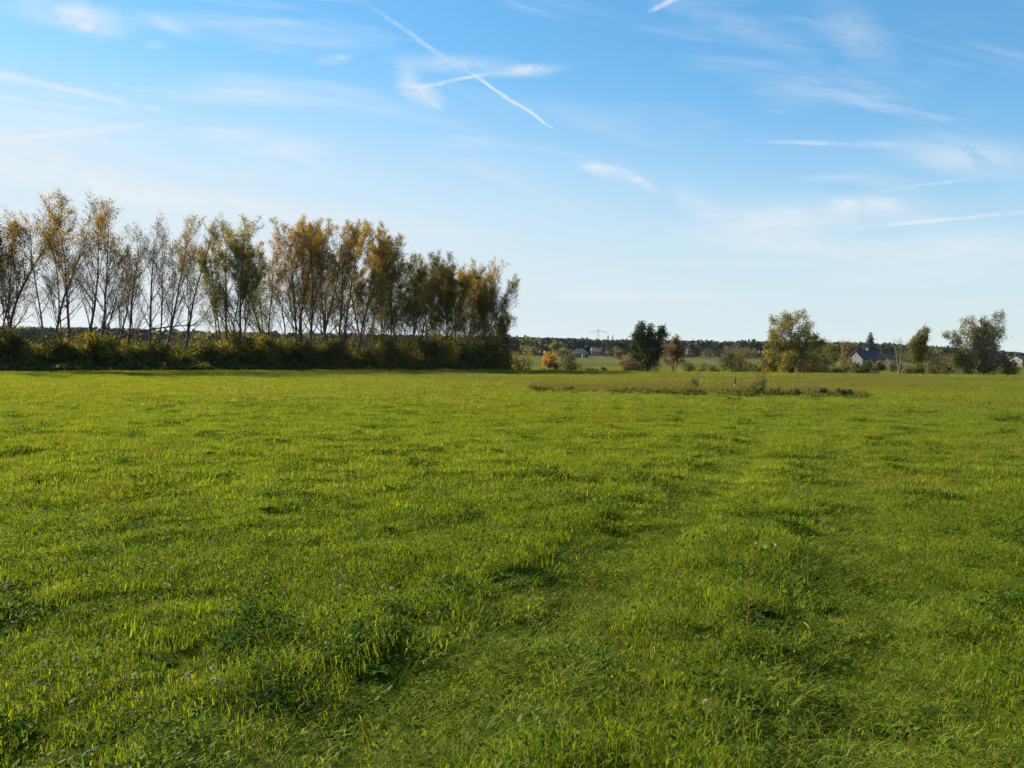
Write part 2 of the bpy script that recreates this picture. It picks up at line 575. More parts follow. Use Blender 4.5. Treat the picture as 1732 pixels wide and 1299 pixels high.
def branchy(wood_t, wood_b, leaves, p0, d0, length, rad, r, H, z0, style, level=0, maxl=3):
    """one limb: a wandering polyline that carries the next order of branches"""
    st = style
    n = (9, 6, 4, 3)[level]
    wander = (st['wander'], .16, .2, .24)[level]
    up = (.05, st['up'], st['up'] * .8, .12)[level]
    pts = [p0.copy()]; d = d0.normalized(); seg = length / n
    for _ in range(n):
        d = (d + perp(d, r) * wander * r.random() + Vector((0, 0, up))).normalized()
        pts.append(pts[-1] + d * seg)
    taper = (.82, .85, .8, .6)[level]
    rads = [max(rad * (1 - taper * t / n), .006) for t in range(n + 1)]
    (wood_t if level == 0 else wood_b).tube(pts, rads, (7, 5, 4, 3)[level])
    if level >= maxl:
        hf = (pts[-1].z - z0) / H
        dens = st['leaf'] * (st['bare'] + (1 - st['bare']) * max(0, min(1, (hf - st['l0']) / (st['l1'] - st['l0']))))
        cnt = int(dens) + (1 if r.random() < dens - int(dens) else 0)
        top = max(0, min(1, (hf - .5) * 2.2))
        for _ in range(cnt):
            t = r.random()
            i_ = min(int(t * n), n - 1)
            q = pts[i_].lerp(pts[i_ + 1], t * n - i_) + Vector((r.gauss(0, 1), r.gauss(0, 1), r.gauss(0, 1))) * st['spread']
            pal = st['pal_top'] if r.random() < top * st['topmix'] else st['pal']
            leaves.add(q, st['lsize'] * r.uniform(.7, 1.3), r.choice(PALS[pal]))
        return
    t0 = (st['t0'], .22, .15)[level]
    nch = st['n'][level]
    for c in range(nch):
        t = t0 + (1 - t0) * ((c + r.random()) / nch) ** (.8 if level == 0 else 1)
        i_ = min(int(t * n), n - 1)
        q = pts[i_].lerp(pts[i_ + 1], t * n - i_)
        dd = (pts[i_ + 1] - pts[i_]).normalized()
        ang = R(r.uniform(*st['ang'][level]))
        nd = dd * math.cos(ang) + perp(dd, r) * math.sin(ang)
        L = length * st['ratio'][level] * (1.05 - (.42 if level == 0 else .6) * (t - t0) / (1 - t0)) * (r.uniform(.8, 1.08) if level == 0 else r.uniform(.65, 1.2))
        rb = max(rads[i_] * st['rr'], .008)
        branchy(wood_t, wood_b, leaves, q, nd, L, rb, r, H, z0, st, level + 1, maxl)


BASE = dict(wander=.14, up=.14, leaf=2.2, bare=.18, l0=.35, l1=.8, spread=.16, pal='brown', pal_top='orange', topmix=.6, lsize=.12,
            t0=.3, n=(11, 7, 5), ang=((18, 44), (20, 50), (25, 60)), ratio=(.34, .42, .5), rr=.5)


def tree(name, label, cat, base, H, stems, seed, group=None, rad=None, bark=None, twig=None, **kw):
    """stems: (x offset of the foot, sideways lean of the top, depth lean, share of the height, share of the girth)"""
    st = dict(BASE); st.update(kw)
    r = random.Random(seed)
    o = empty(name, base)
    tag(o, label, cat, group)
    lv = Leaves(seed)
    rad = rad or H * .0115
    for (fx, lx, ly, sh, gsh) in stems:
        wt, wb = Wood(), Wood()
        p0 = Vector((fx, r.uniform(-.15, .15), -.25))
        dv = Vector((lx, ly, H * sh + .25))
        branchy(wt, wb, lv, p0, dv, dv.length, rad * gsh, r, H, 0.0, st)
        wt.build('trunk', bark or M_BARK, o)
        wb.build('branches', twig or M_TWIG, o)
    lv.build('crown', M_LEAF, o)
    return o


def px_at(px, Y, fine=True):
    """ground point below the photo column px at depth Y"""
    z = 0
    p = at(px, 600, Y)
    for _ in range(3):
        p = at(px + (p.z - z) * 0, 600, Y); z = g1(p.x, Y)
    # follow the slight camera roll down to the foot
    d = ray(px, 600)
    pt = at(px, 600, Y)
    return Vector((pt.x, Y, g1(pt.x, Y)))


def foot(px, Y):
    """ground point at depth Y whose picture lies in column px"""
    x = at(px, 620, Y).x
    for _ in range(3):
        z = g1(x, Y)
        py = 600
        lo, hi = 300.0, 1299.0
        for _ in range(30):
            mid = (lo + hi) / 2
            if at(px, mid, Y).z > z: lo = mid
            else: hi = mid
        x = at(px, lo, Y).x
    return Vector((x, Y, g1(x, Y)))


def row_depth(px, off=0):
    a = (px - 866) / FPX
    s = (64 * a + 41) / (41 - 39 * a)
    return 64 + 39 * s + off


ROWG = 'bare and thinly leaved trees of the long row behind the hedge'
# base px, top px, top py, depth offset, crown width px, palette, top palette, leafiness, extra stems (foot px, lean px, share, girth), label
ROW = [
    (-150, -140, 330, 0, 70, 'brown', 'orange', 1.2, [(0, 30, .9, .7)], 'bare forked tree of the row beyond the left edge of the photo'),
    (-82, -92, 335, 2, 70, 'brown', 'orange', 1.2, [(4, 30, .9, .7)], 'leaning bare tree of the row just outside the left edge'),
    (-22, 18, 342, 0, 60, 'brown', 'orange', 1.5, [(6, 52, .8, .6)], 'dark leaning tree cut by the left edge of the photo'),
    (8, 66, 328, 1, 84, 'brown', 'orange', 2.8, [(2, 30, .75, .6), (24, -6, .8, .5)], 'tallest leaning tree near the left edge, golden brown leaf cap'),
    (79, 101, 352, -1, 56, 'brown', 'orange', 1.7, [(-2, -22, .82, .7), (20, 12, .8, .45)], 'tree forking low into a V, right of the tallest leaning tree'),
    (115, 129, 346, 1, 66, 'brown', 'brown', 1.2, [(0, -16, .86, .5)], 'stout straight dark trunk with almost leafless brushy head'),
    (150, 152, 350, 3, 34, 'brown', 'brown', .9, [], 'thin straight pole-like tree with sparse narrow head'),
    (156, 198, 361, -1, 48, 'brown', 'orange', 1.4, [(20, 10, .8, .8), (8, 30, .7, .5)], 'crossing pair of leaning stems under one rounded brown head'),
    (195, 214, 420, 2, 30, 'brown', 'brown', .7, [], 'low slender crooked tree in the gap of the row'),
    (211, 246, 392, 1, 50, 'brown', 'brown', .8, [(18, -12, .7, .6)], 'leafless tree leaning right at the start of the second clump'),
    (253, 267, 377, 0, 54, 'brown', 'brown', .9, [(0, 36, .8, .7)], 'leafless tree with a tall two-pronged fork'),
    (275, 302, 372, -1, 54, 'brown', 'orange', 1.7, [(4, 40, .75, .6)], 'tree with a small golden tuft on top beside the leafless fork'),
    (308, 337, 369, 1, 48, 'brown', 'brown', .9, [(2, 12, .75, .6)], 'slim bare tree leaning right above the fallen stem'),
    (384, 386, 382, 0, 80, 'olive', 'yellow', 2.6, [(-6, -44, .76, .6), (-4, -26, .85, .6), (5, 18, .8, .5)], 'fan-shaped yellow-green tree with many straight limbs'),
    (400, 430, 384, -1, 80, 'olive', 'yellow', 2.4, [(3, 66, .78, .6), (2, 52, .62, .5)], 'yellow-green tree spreading to the right beside the fan-shaped one'),
    (452, 448, 386, 3, 66, 'olive', 'orange', 2.6, [(0, 34, .85, .7), (-2, -22, .8, .6)], 'thin-leaved tree standing back in the gap before the orange-topped clump'),
    (548, 549, 384, 4, 60, 'orange', 'orange', 2.6, [(0, -30, .8, .6)], 'ginger tree at the back of the orange-topped clump'),
    (622, 600, 400, 4, 70, 'green', 'brown', 3.0, [(0, 40, .8, .7)], 'green-brown tree at the back between the ginger clump and the dark draped tree'),
    (664, 664, 425, 5, 76, 'green', 'olive', 4.0, [(0, -40, .7, .7), (0, 40, .7, .7)], 'low bushy dark tree at the back beside the dark draped tree'),
    (726, 722, 424, 4, 74, 'olive', 'olive', 3.4, [(0, 40, .8, .6)], 'olive tree at the back left of the fullest crown'),
    (772, 775, 452, 4, 66, 'olive', 'orange', 3.0, [(0, 30, .8, .6)], 'amber tree at the back between the fullest crown and the small fan-limbed tree'),
    (832, 838, 462, 3, 60, 'olive', 'brown', 2.6, [(0, -40, .8, .6), (0, 16, .6, .5)], 'short tree filling the right side of the last round tree'),
    (486, 462, 440, 2, 46, 'brown', 'orange', 1.6, [(-4, -34, .6, .4)], 'slanting thin tree leaning left out of the brown clump'),
    (496, 492, 383, 0, 54, 'brown', 'orange', 2.6, [], 'slender tree at the left side of the orange-topped clump'),
    (504, 518, 377, 2, 54, 'orange', 'orange', 2.8, [(8, 6, .9, .7)], 'paired dark trunks in the middle of the orange-topped clump'),
    (520, 539, 376, -1, 54, 'brown', 'orange', 2.8, [], 'upright tree with the highest rust-orange top of its clump'),
    (540, 559, 381, 1, 64, 'brown', 'orange', 2.4, [(0, -14, .86, .6), (4, 30, .84, .5)], 'thick low trunk bursting into a fan of thin limbs'),
    (566, 576, 382, -1, 48, 'orange', 'orange', 3.2, [], 'straight tree with dense ginger foliage'),
    (580, 602, 383, 1, 54, 'orange', 'orange', 3.4, [], 'densest ginger tree at the right end of the orange-topped clump'),
    (597, 627, 411, 0, 58, 'brown', 'brown', 2.6, [(2, 50, .7, .5)], 'tree leaning right just past the ginger clump'),
    (647, 655, 415, 0, 76, 'green', 'orange', 4.6, [(2, 16, .95, .6)], 'dark dense tree draped in green below an orange crest'),
    (674, 680, 411, 1, 50, 'olive', 'yellow', 3.6, [], 'narrow tree with a yellow-green tip'),
    (690, 703, 413, -1, 62, 'olive', 'brown', 3.0, [(4, 44, .85, .6)], 'grey-olive tree with a pointed double top'),
    (704, 738, 430, 1, 62, 'olive', 'brown', 3.4, [], 'olive tree bending right behind the yellowing ones'),
    (751, 752, 450, 0, 76, 'olive', 'orange', 5.0, [(0, -26, .8, .6), (2, 24, .9, .6)], 'broad olive and amber tree, fullest crown of the row'),
    (789, 796, 446, 1, 60, 'brown', 'orange', 2.8, [(0, -18, .9, .6), (2, 14, .85, .6)], 'small fan-limbed tree with bright orange top'),
    (808, 826, 450, 0, 100, 'olive', 'orange', 2.4, [(0, -16, .92, .6), (2, 38, .84, .6), (2, 44, .62, .5)], 'last broad round tree at the right end of the row'),
]
for k, (bp_, tp, ty, off, cw, pal, ptop, leaf, extra, lab) in enumerate(ROW):
    Y_ = row_depth(bp_, off)
    b0 = foot(bp_, Y_)
    top = at(tp, ty, Y_)
    Ht = top.z - b0.z
    sc = Y_ / FPX
    stems = [(0, top.x - b0.x, rng.uniform(-.6, .6), .885 if bp_ < 690 else .80, 1.0)]
    for (fp, lp, sh, gi_) in extra:
        stems.append((fp * sc, lp * sc, rng.uniform(-1.2, 1.2), sh * (.95 if bp_ < 690 else .85), gi_))
    rat = max(.34, min(.56, cw * sc / Ht * 1.4 / len(stems) ** .25))
    tree('row_tree', lab, 'tree', b0, Ht, stems, 900 + k, ROWG, rad=Ht * .0105, pal=pal, pal_top=ptop, leaf=leaf * (2.0 if leaf < 2 else (2.8 if bp_ < 590 else 3.4)), spread=.13, lsize=.11, ang=((20, 52), (22, 52), (25, 60)),
         n=((19, 10, 6) if len(stems) == 1 else (14, 9, 6)), ratio=(rat, .46, .55), t0=.26 if leaf < 2 else .2,
         bare=.12 if leaf < 2 else (.3 if bp_ < 560 else .6), l0=.45 if leaf < 2 else .2, topmix=.9)

# leaning fallen stem
fa, fb = at(188, 570, row_depth(250, -1)), at(345, 546, row_depth(250, -2))
o = empty('fallen_trunk', fa)
tag(o, 'dark fallen trunk lying slanted across the hedge among the bare trees', 'fallen trunk')
w1, w2 = Wood(), Wood()
d = fb - fa
w1.tube([d * t + Vector((0, 0, math.sin(t * 3.1) * .35 - .2)) for t in (0, .25, .5, .75, 1)], [.09, .085, .07, .05, .02], 6)
for t in (.3, .45, .6, .7, .8, .9):
    q = d * t + Vector((0, 0, math.sin(t * 3.1) * .35 - .2)); L = rng.uniform(.8, 2.2)
    w2 = Wood(); w2.tube([q, q + Vector((L * .5, 0, L * .35)), q + Vector((L * .9, rng.uniform(-.4, .4), L * .5))], [.04, .025, .01], 4); w2.build('branch', M_TWIG, o)
w1.build('trunk', M_BARK, o)


def bush(name, label, cat, base, w, dpt, h, seed, pals, nleaf, lsize, group=None, stems=14, lumps=16, tw=.02, lowfill=True, flat=0.0, mat=None, rough_top=.25, link_leaves='foliage'):
    """shrub: stems fanning up into lumpy clumps of single leaves"""
    r = random.Random(seed)
    o = empty(name, base); tag(o, label, cat, group)
    wd, lv = Wood(), Leaves(seed)
    cl = []
    for k in range(lumps):
        a = r.random() * 6.283; q = math.sqrt(r.random()) * .8
        zz = r.uniform(.12 if lowfill else .35, .8)
        s = math.sqrt(max(.1, 1 - (zz - .35) ** 2 * 1.6))
        hh = h * (1 + r.uniform(-rough_top, rough_top) * zz)
        cl.append((Vector((math.cos(a) * q * w / 2 * s, math.sin(a) * q * dpt / 2 * s, zz * hh)), r.uniform(.16, .3) * min(w, h * 1.6), r.choice(pals)))
    for k in range(stems):
        c = r.choice(cl)[0]
        e = c + Vector((r.gauss(0, .15) * w * .5, r.gauss(0, .15) * dpt * .5, r.uniform(.0, .3) * h))
        f0 = Vector((c.x * .15, c.y * .15, -.1))
        m1 = f0.lerp(e, .45) + Vector((r.gauss(0, .05) * w, r.gauss(0, .05) * w, .06 * h))
        wd.tube([f0, m1, e], [tw, tw * .65, tw * .25], 4)
        for j in range(4):
            t = r.uniform(.4, .95)
            q = m1.lerp(e, t)
            wd.tube([q, q + Vector((r.gauss(0, .12) * w, r.gauss(0, .12) * w, r.uniform(.05, .22) * h))], [tw * .4, tw * .15], 3)
    for k in range(nleaf):
        c, rd, pal = cl[k % len(cl)]
        dv = Vector((r.gauss(0, 1), r.gauss(0, 1), r.gauss(0, 1))).normalized()
        q = c + dv * rd * (r.random() ** .45) * r.uniform(.8, 1.2)
        if q.z < .02: q.z = r.uniform(.02, .15 * h)
        lv.add(q, lsize * r.uniform(.7, 1.3), r.choice(PALS[pal]))
    wd.build('stems', M_TWIG, o)
    lv.build(link_leaves, mat or M_LEAF, o, flat)
    return o


# ------------------------------------------------------------------ hedge below the row
hx = [-190, -150, -112, -78, -44, -12, 20, 50, 82, 112, 143, 172, 203, 232, 262, 290, 318, 348, 376, 404, 432, 460, 488, 515, 543,
      570, 597, 624, 650, 676, 702, 727, 752, 776, 800, 822, 842]
hcol = [('dark', 'green', 'olive', 'olive'), ('olive', 'green', 'dark', 'brown'), ('green', 'olive', 'yellow', 'brown'), ('olive', 'dark', 'rust', 'brown'), ('dark', 'olive', 'rust'),
        ('yellow', 'olive', 'green', 'yellow'), ('green', 'dark', 'brown', 'brown')]
hname = {0: 'dark green hedge shrub', 1: 'olive green hedge shrub', 2: 'yellowing hedge shrub', 3: 'olive and rust hedge shrub', 4: 'dark shrub with rusty twigs',
         5: 'bright yellow-green hedge shrub', 6: 'dark brownish hedge shrub'}
place = ['outside the left edge, outermost', 'outside the left edge, second', 'outside the left edge, third', 'outside the left edge, fourth', 'just beyond the left edge',
         'cut by the left edge of the photo', 'at the foot of the tallest leaning tree', 'between the tallest tree and the low V fork', 'under the low V fork',
         'at the foot of the stout straight trunk', 'beneath the crossing pair of stems', 'right of the crossing stems', 'where the fallen trunk begins', 'under the fallen trunk',
         'below the two-pronged leafless fork', 'below the small golden tuft tree', 'under the tip of the fallen trunk', 'left of the fan-shaped tree', 'at the foot of the fan-shaped tree',
         'right beside the fan-shaped tree', 'in the gap right of the spreading yellow-green tree', 'left of the slanting thin tree', 'at the foot of the orange-topped clump',
         'under the paired dark trunks', 'below the fan of thin limbs', 'below the dense ginger foliage', 'under the tree past the ginger clump', 'left of the dark draped tree',
         'under the dark draped tree', 'below the narrow yellow-tipped tree', 'below the pointed double top', 'under the olive tree bending right', 'under the fullest crown of the row',
         'right of the fullest crown', 'below the bright orange top', 'under the last round tree', 'closing the hedge at its right end']
hsel = [0, 1, 0, 3, 1, 0, 1, 5, 0, 3, 0, 5, 2, 1, 3, 2, 1, 6, 2, 0, 5, 2, 1, 6, 5, 3, 4, 2, 0, 2, 3, 1, 5, 6, 2, 1, 0]
htop = {20: 562, 50: 570, 82: 575, 112: 578, 143: 585, 172: 566, 203: 563, 232: 572, 262: 578, 290: 580, 348: 574, 376: 560, 404: 566, 432: 566, 460: 572, 488: 585, 515: 585,
        597: 580, 624: 578, 650: 560, 727: 575, 752: 572, 800: 572, 822: 578, 842: 570}
for k, pxx in enumerate(hx):
    for lay in (0,):
        Y_ = row_depth(pxx, -2.6 + rng.uniform(-.5, .5))
        b0 = foot(pxx, Y_)
        sc = Y_ / FPX
        h = at(pxx, htop.get(pxx, 574) + rng.choice((-9, -5, -1, 2, 6, 12, 18)), Y_).z - b0.z
        w = 44 * sc * 1.35
        c = hsel[k]
        bush('hedge_shrub', hname[c] + ' ' + place[k], 'shrub', b0, w, w * .95, h, 3000 + k, hcol[c], 4200, .17, 'shrubs of the hedge under the tree row', lumps=26, rough_top=.5, stems=34)
# taller straggly scrub between hedge and trunks
for k, (pxx, ty, pal, lab) in enumerate([
    (-60, 560, ('olive', 'brown'), 'straggly olive scrub beyond the left edge'), (28, 556, ('brown', 'olive', 'yellow'), 'straggly brown scrub behind the hedge at the far left'),
    (66, 563, ('olive', 'brown'), 'straggly scrub behind the hedge left of the V fork'), (98, 566, ('brown', 'greyolive'), 'grey-brown scrub around the V forked trunk'),
    (134, 566, ('olive', 'brown'), 'olive scrub right of the stout straight trunk'), (164, 558, ('yellow', 'olive', 'brown'), 'yellowish scrub around the crossing stems'),
    (214, 556, ('olive', 'yellow', 'brown'), 'yellow-olive scrub around the fallen trunk'), (262, 564, ('brown', 'rust'), 'rusty scrub at the two-pronged fork'),
    (300, 566, ('brown', 'olive'), 'brown scrub at the slim leaning tree'), (340, 560, ('greyolive', 'brown'), 'grey scrub right of the fallen trunk tip'),
    (392, 552, ('olive', 'yellow'), 'yellow-green scrub among the fan-shaped limbs'), (444, 556, ('olive', 'green'), 'green scrub in the gap of the row'),
    (478, 566, ('brown', 'olive'), 'brown scrub by the slanting thin tree'), (528, 562, ('olive', 'brown'), 'olive scrub under the orange-topped clump'),
    (586, 560, ('brown', 'olive', 'orange'), 'amber scrub under the ginger trees'), (630, 556, ('green', 'dark', 'olive'), 'dark green scrub under the dark draped tree'),
    (684, 554, ('dark', 'green'), 'dark scrub under the yellow-tipped tree'), (732, 558, ('olive', 'dark'), 'olive scrub under the bending olive tree'),
    (780, 558, ('olive', 'yellow', 'green'), 'yellow-green scrub under the bright orange top'), (822, 562, ('green', 'olive'), 'green scrub under the last round tree')]):
    Y_ = row_depth(pxx, 1.2 + rng.uniform(-.6, .6)); b0 = foot(pxx, Y_); sc = Y_ / FPX
    bush('scrub', lab, 'shrub', b0, 58 * sc, 40 * sc, at(pxx, ty, Y_).z - b0.z + rng.uniform(-.5, .3), 3500 + k, pal + (('olive', 'brown') if k % 3 else ('brown',)), (1500, 2100, 900)[k % 3], .13, 'scrub between the hedge and the trunks', stems=70, lumps=22, rough_top=.4, tw=.022)
# low dark bramble skirt in front of the hedge: one mass nobody could count
lv = Leaves(77)
for k in range(52000):
    pxx = rng.uniform(-200, 862)
    t = rng.random()
    Y_ = row_depth(pxx, -6.2 + 4.5 * t + rng.gauss(0, .3))
    p = at(pxx, 600, Y_)
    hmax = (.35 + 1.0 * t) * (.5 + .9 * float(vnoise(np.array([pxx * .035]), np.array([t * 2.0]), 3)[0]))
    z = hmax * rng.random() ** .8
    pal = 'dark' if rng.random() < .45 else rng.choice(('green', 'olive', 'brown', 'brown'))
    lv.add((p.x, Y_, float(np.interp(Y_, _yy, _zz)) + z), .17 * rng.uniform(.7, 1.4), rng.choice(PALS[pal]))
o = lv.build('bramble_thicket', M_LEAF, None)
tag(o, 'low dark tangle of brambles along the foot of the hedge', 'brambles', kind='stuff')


# ------------------------------------------------------------------ conifers
def conifer(name, label, base, h, w, seed, group=None, start=.08, droop=.35, pal='needle', dens=1.0, cat='conifer'):
    r = random.Random(seed)
    o = empty(name, base); tag(o, label, cat, group)
    wt, wb, lv = Wood(), Wood(), Leaves(seed)
    wt.tube([Vector((0, 0, -.3)), Vector((r.uniform(-.1, .1), 0, h * .5)), Vector((0, 0, h))], [h * .018, h * .011, .01], 6)
    nw = int(20 * dens) + 6
    for k in range(nw):
        t = start + (1 - start) * (k + r.random() * .5) / nw
        L0 = w / 2 * (1 - t) ** .9 * r.uniform(.7, 1.2) + .015 * w
        for j in range(7):
            a = j * .9 + k * .5 + r.random() * .5
            L = L0 * r.uniform(.6, 1.15)
            q0 = Vector((0, 0, h * t)); dv = Vector((math.cos(a), math.sin(a), 0))
            q1 = q0 + dv * L * .6 + Vector((0, 0, -droop * L * .3)); q2 = q0 + dv * L + Vector((0, 0, -droop * L * .35))
            wb.tube([q0, q1, q2], [.035 * h / 10, .02 * h / 10, .006], 3)
            for n_ in range(int(16 * dens)):
                u = r.random() ** .7
                q = q0.lerp(q1, u / .6) if u < .6 else q1.lerp(q2, (u - .6) / .4)
                jt = .07 * w * (1.1 - t)
                q = q + Vector((r.gauss(0, 1) * jt, r.gauss(0, 1) * jt, r.gauss(-.02, .02) * h * (1.1 - t)))
                lv.add(q, .042 * h * r.uniform(.6, 1.2) * (1.15 - t * .6) + .05, r.choice(PALS[pal]))
    wt.build('trunk', M_BARK, o); wb.build('branches', M_TWIG, o); lv.build('crown', M_NEEDLE, o, .5)
    return o


def spot(pxx, Y_, topy):
    b0 = foot(pxx, Y_)
    return b0, at(pxx, topy, Y_).z - b0.z, Y_ / FPX


b0, h, sc = spot(848, 101, 533)
conifer('dark_conifer', 'dark green conifer closing the right end of the tree row', b0, h, 44 * sc, 51, start=.05, droop=.2, dens=1.5)

# ------------------------------------------------------------------ middle-distance trees and shrubs
def mid_bush(name, label, pxx, Y_, topy, wpx, seed, pals, nleaf, cat='shrub', group=None, ls=None, **kw):
    b0, h, sc = spot(pxx, Y_, topy)
    return bush(name, label, cat, b0, wpx * sc, wpx * sc, h, seed, pals, nleaf, ls or max(.14, Y_ * .0018), group, **kw)


mid_bush('grey_shrub', 'pale grey-green shrub just right of the dark conifer', 882, 118, 585, 44, 61, ('greyolive', 'olive', 'greyolive'), 1500, rough_top=.3, stems=30)
mid_bush('orange_shrub', 'bright orange and yellow shrub left of the bare grey thicket', 931, 150, 592, 34, 62, ('amber', 'olive', 'orange', 'olive', 'rust'), 1900)
mid_bush('bare_thicket', 'dark grey-brown bare thicket beside the orange shrub', 962, 152, 598, 46, 63, ('brown', 'dark', 'greyolive'), 1500, stems=60, tw=.03)
mid_bush('brown_shrub', 'low brown shrub at the left foot of the dark round tree', 1064, 146, 592, 50, 64, ('brown', 'greyolive', 'rust'), 1500, stems=40)
mid_bush('ditch_shrub', 'long low dark clump on the field edge, near the bare thicket', 1000, 142, 621, 26, 65, ('dark', 'brown'), 700, rough_top=.4)
mid_bush('ditch_shrub', 'small dark knob of scrub on the field edge, left of the brown shrub', 1022, 142, 621, 12, 66, ('dark', 'green'), 400)
mid_bush('ditch_shrub', 'brown flat clump on the field edge below the orange shrub', 925, 142, 623, 40, 67, ('brown', 'greyolive', 'olive'), 700)
mid_bush('ditch_shrub', 'dim flat clump on the field edge under the grey shrub', 880, 138, 620, 44, 68, ('brown', 'dark', 'olive'), 800)

# dark round tree
b0, h, sc = spot(1094, 148, 543)
tree('dark_round_tree', 'solitary dark green tree with a dense uneven crown in the middle distance', 'tree', b0, h,
     [(0, .5, 0, .86, 1.1), (-.3, -2.0, .5, .7, .6), (.2, 1.3, -.5, .8, .6)], 71, rad=.22, pal='dark', pal_top='dark', leaf=10.0, bare=1.0, lsize=.30, spread=.32,
     n=(14, 7, 4), ratio=(.36, .46, .5), t0=.08, ang=((40, 75), (30, 60), (25, 60)), up=.05)
mid_bush('undergrowth_shrub', 'dark green undergrowth around the foot of the solitary dark tree', 1092, 147.5, 590, 52, 72, ('dark', 'green', 'dark'), 2400)
# brown tree
b0, h, sc = spot(1139, 152, 568)
tree('brown_tree', 'small reddish brown tree right of the solitary dark tree', 'tree', b0, h, [(0, .2, 0, .8, 1), (0, -.9, .2, .7, .6), (.1, 1.1, -.2, .7, .6)], 73, rad=.12,
     pal='rust', pal_top='brown', leaf=5, bare=.9, lsize=.24, spread=.25, n=(11, 7, 4), ratio=(.42, .46, .5), t0=.2, ang=((30, 65), (30, 60), (25, 60)), up=.08)
mid_bush('dark_willow_bush', 'wide nearly black bush standing alone between the brown tree and the willow', 1245, 148, 590, 58, 74, ('dark', 'brown', 'dark', 'greyolive'), 2200, stems=50, tw=.03)
mid_bush('field_scrub', 'pale olive scrub between the brown tree and the black bush', 1190, 156, 611, 84, 75, ('greyolive', 'olive', 'green'), 2600, rough_top=.3)
mid_bush('field_scrub', 'pale olive scrub between the black bush and the orange bush', 1285, 152, 611, 66, 76, ('greyolive', 'green', 'olive'), 2400, rough_top=.3)
# willow
b0, h, sc = spot(1336, 146, 529)
tree('big_willow', 'tall olive green willow with an airy domed crown in the middle distance', 'tree', b0, h,
     [(0, .5, 0, .86, 1.1), (-.2, -3.0, .6, .76, .6), (.2, 3.2, -.5, .78, .6), (0, -1.3, -1.2, .84, .5), (.1, 4.4, .3, .52, .5), (-.1, -4.2, .2, .5, .5), (0, 1.6, -2.4, .6, .5)], 78, rad=.24,
     pal='olive', pal_top='yellow', topmix=.35, leaf=4.6, bare=.95, lsize=.22, spread=.3, n=(14, 8, 5), ratio=(.40, .46, .5), t0=.07, up=.08, ang=((25, 62), (25, 55), (25, 60)))
mid_bush('orange_bush', 'orange and golden bush at the left foot of the willow', 1304, 146, 576, 34, 79, ('orange', 'yellow', 'olive', 'yellow'), 1800)
mid_bush('yellow_shrub', 'yellow-green shrub directly below the willow', 1325, 142.5, 590, 44, 80, ('yellow', 'olive', 'green'), 1800)
mid_bush('round_bush', 'round olive and rust bush at the right foot of the willow', 1368, 142, 603, 46, 81, ('olive', 'rust', 'green', 'orange'), 2200)
mid_bush('green_shrub', 'dull green bush behind the willow on its right side', 1378, 158, 566, 40, 82, ('green', 'olive', 'dark'), 1800)
# round the houses
for k, (pxx, Y_, ty, wp, pal, lab) in enumerate([
    (1400, 262, 580, 30, 'olive', 'yellow-olive broad tree left of the houses'),
    (1424, 268, 576, 34, 'brown', 'grey-brown tree left of the pale gabled house'),
    (1440, 276, 578, 30, 'rust', 'brownish tree partly behind the pale gabled house')]):
    b0, h, sc = spot(pxx, Y_, ty)
    tree('garden_tree', lab, 'tree', b0, h, [(0, .2, 0, .85, 1), (0, -1, .2, .75, .6), (.1, 1.2, -.2, .75, .6)], 90 + k, rad=.16, pal=pal, pal_top=pal, leaf=3.4, bare=1, lsize=.4,
         spread=.35, n=(8, 5, 4), ratio=(.42, .46, .5), t0=.15, ang=((30, 65), (30, 60), (25, 60)), up=.08)
mid_bush('garden_hedge', 'long dark clipped hedge in front of the pale gabled house', 1458, 150, 615, 84, 95, ('dark', 'dark', 'brown', 'green'), 3000, rough_top=.15)
mid_bush('garden_hedge', 'dark hedge continuing left towards the willow', 1405, 150, 621, 52, 96, ('dark', 'brown', 'dark'), 2000)
mid_bush('rust_shrub', 'rusty orange shrub in front of the gable of the pale house', 1431, 215, 604, 30, 97, ('rust', 'orange', 'brown'), 900)
mid_bush('dark_scrub', 'dark scrub between the willow and the garden trees', 1398, 240, 598, 40, 98, ('dark', 'green'), 1300)
b0, h, sc = spot(1471, 280, 561)
conifer('tall_spruce', 'tall dark spruce rising behind the pale gabled house', b0, h, 44 * sc, 99, dens=1.2)
for k, (pxx, ty, wp, lab) in enumerate([(1452, 580, 44, 'low dark spruce left of the tall spruce'), (1492, 581, 50, 'low dark spruce right of the tall spruce')]):
    b0, h, sc = spot(pxx, 288, ty)
    conifer('garden_spruce', lab, b0, h, wp * sc, 104 + k, start=.02)
mid_bush('garden_shrub', 'dark shrub hiding the foot of the long wall of the pale house', 1466, 222, 610, 26, 196, ('dark', 'green', 'brown'), 1000)
mid_bush('garden_shrub', 'brownish shrub before the cream barn', 1512, 200, 612, 26, 197, ('brown', 'olive', 'dark'), 900)
mid_bush('garden_shrub', 'bare brown shrub in front of the low shed', 1489, 205, 611, 18, 198, ('brown', 'dark'), 600, stems=30)
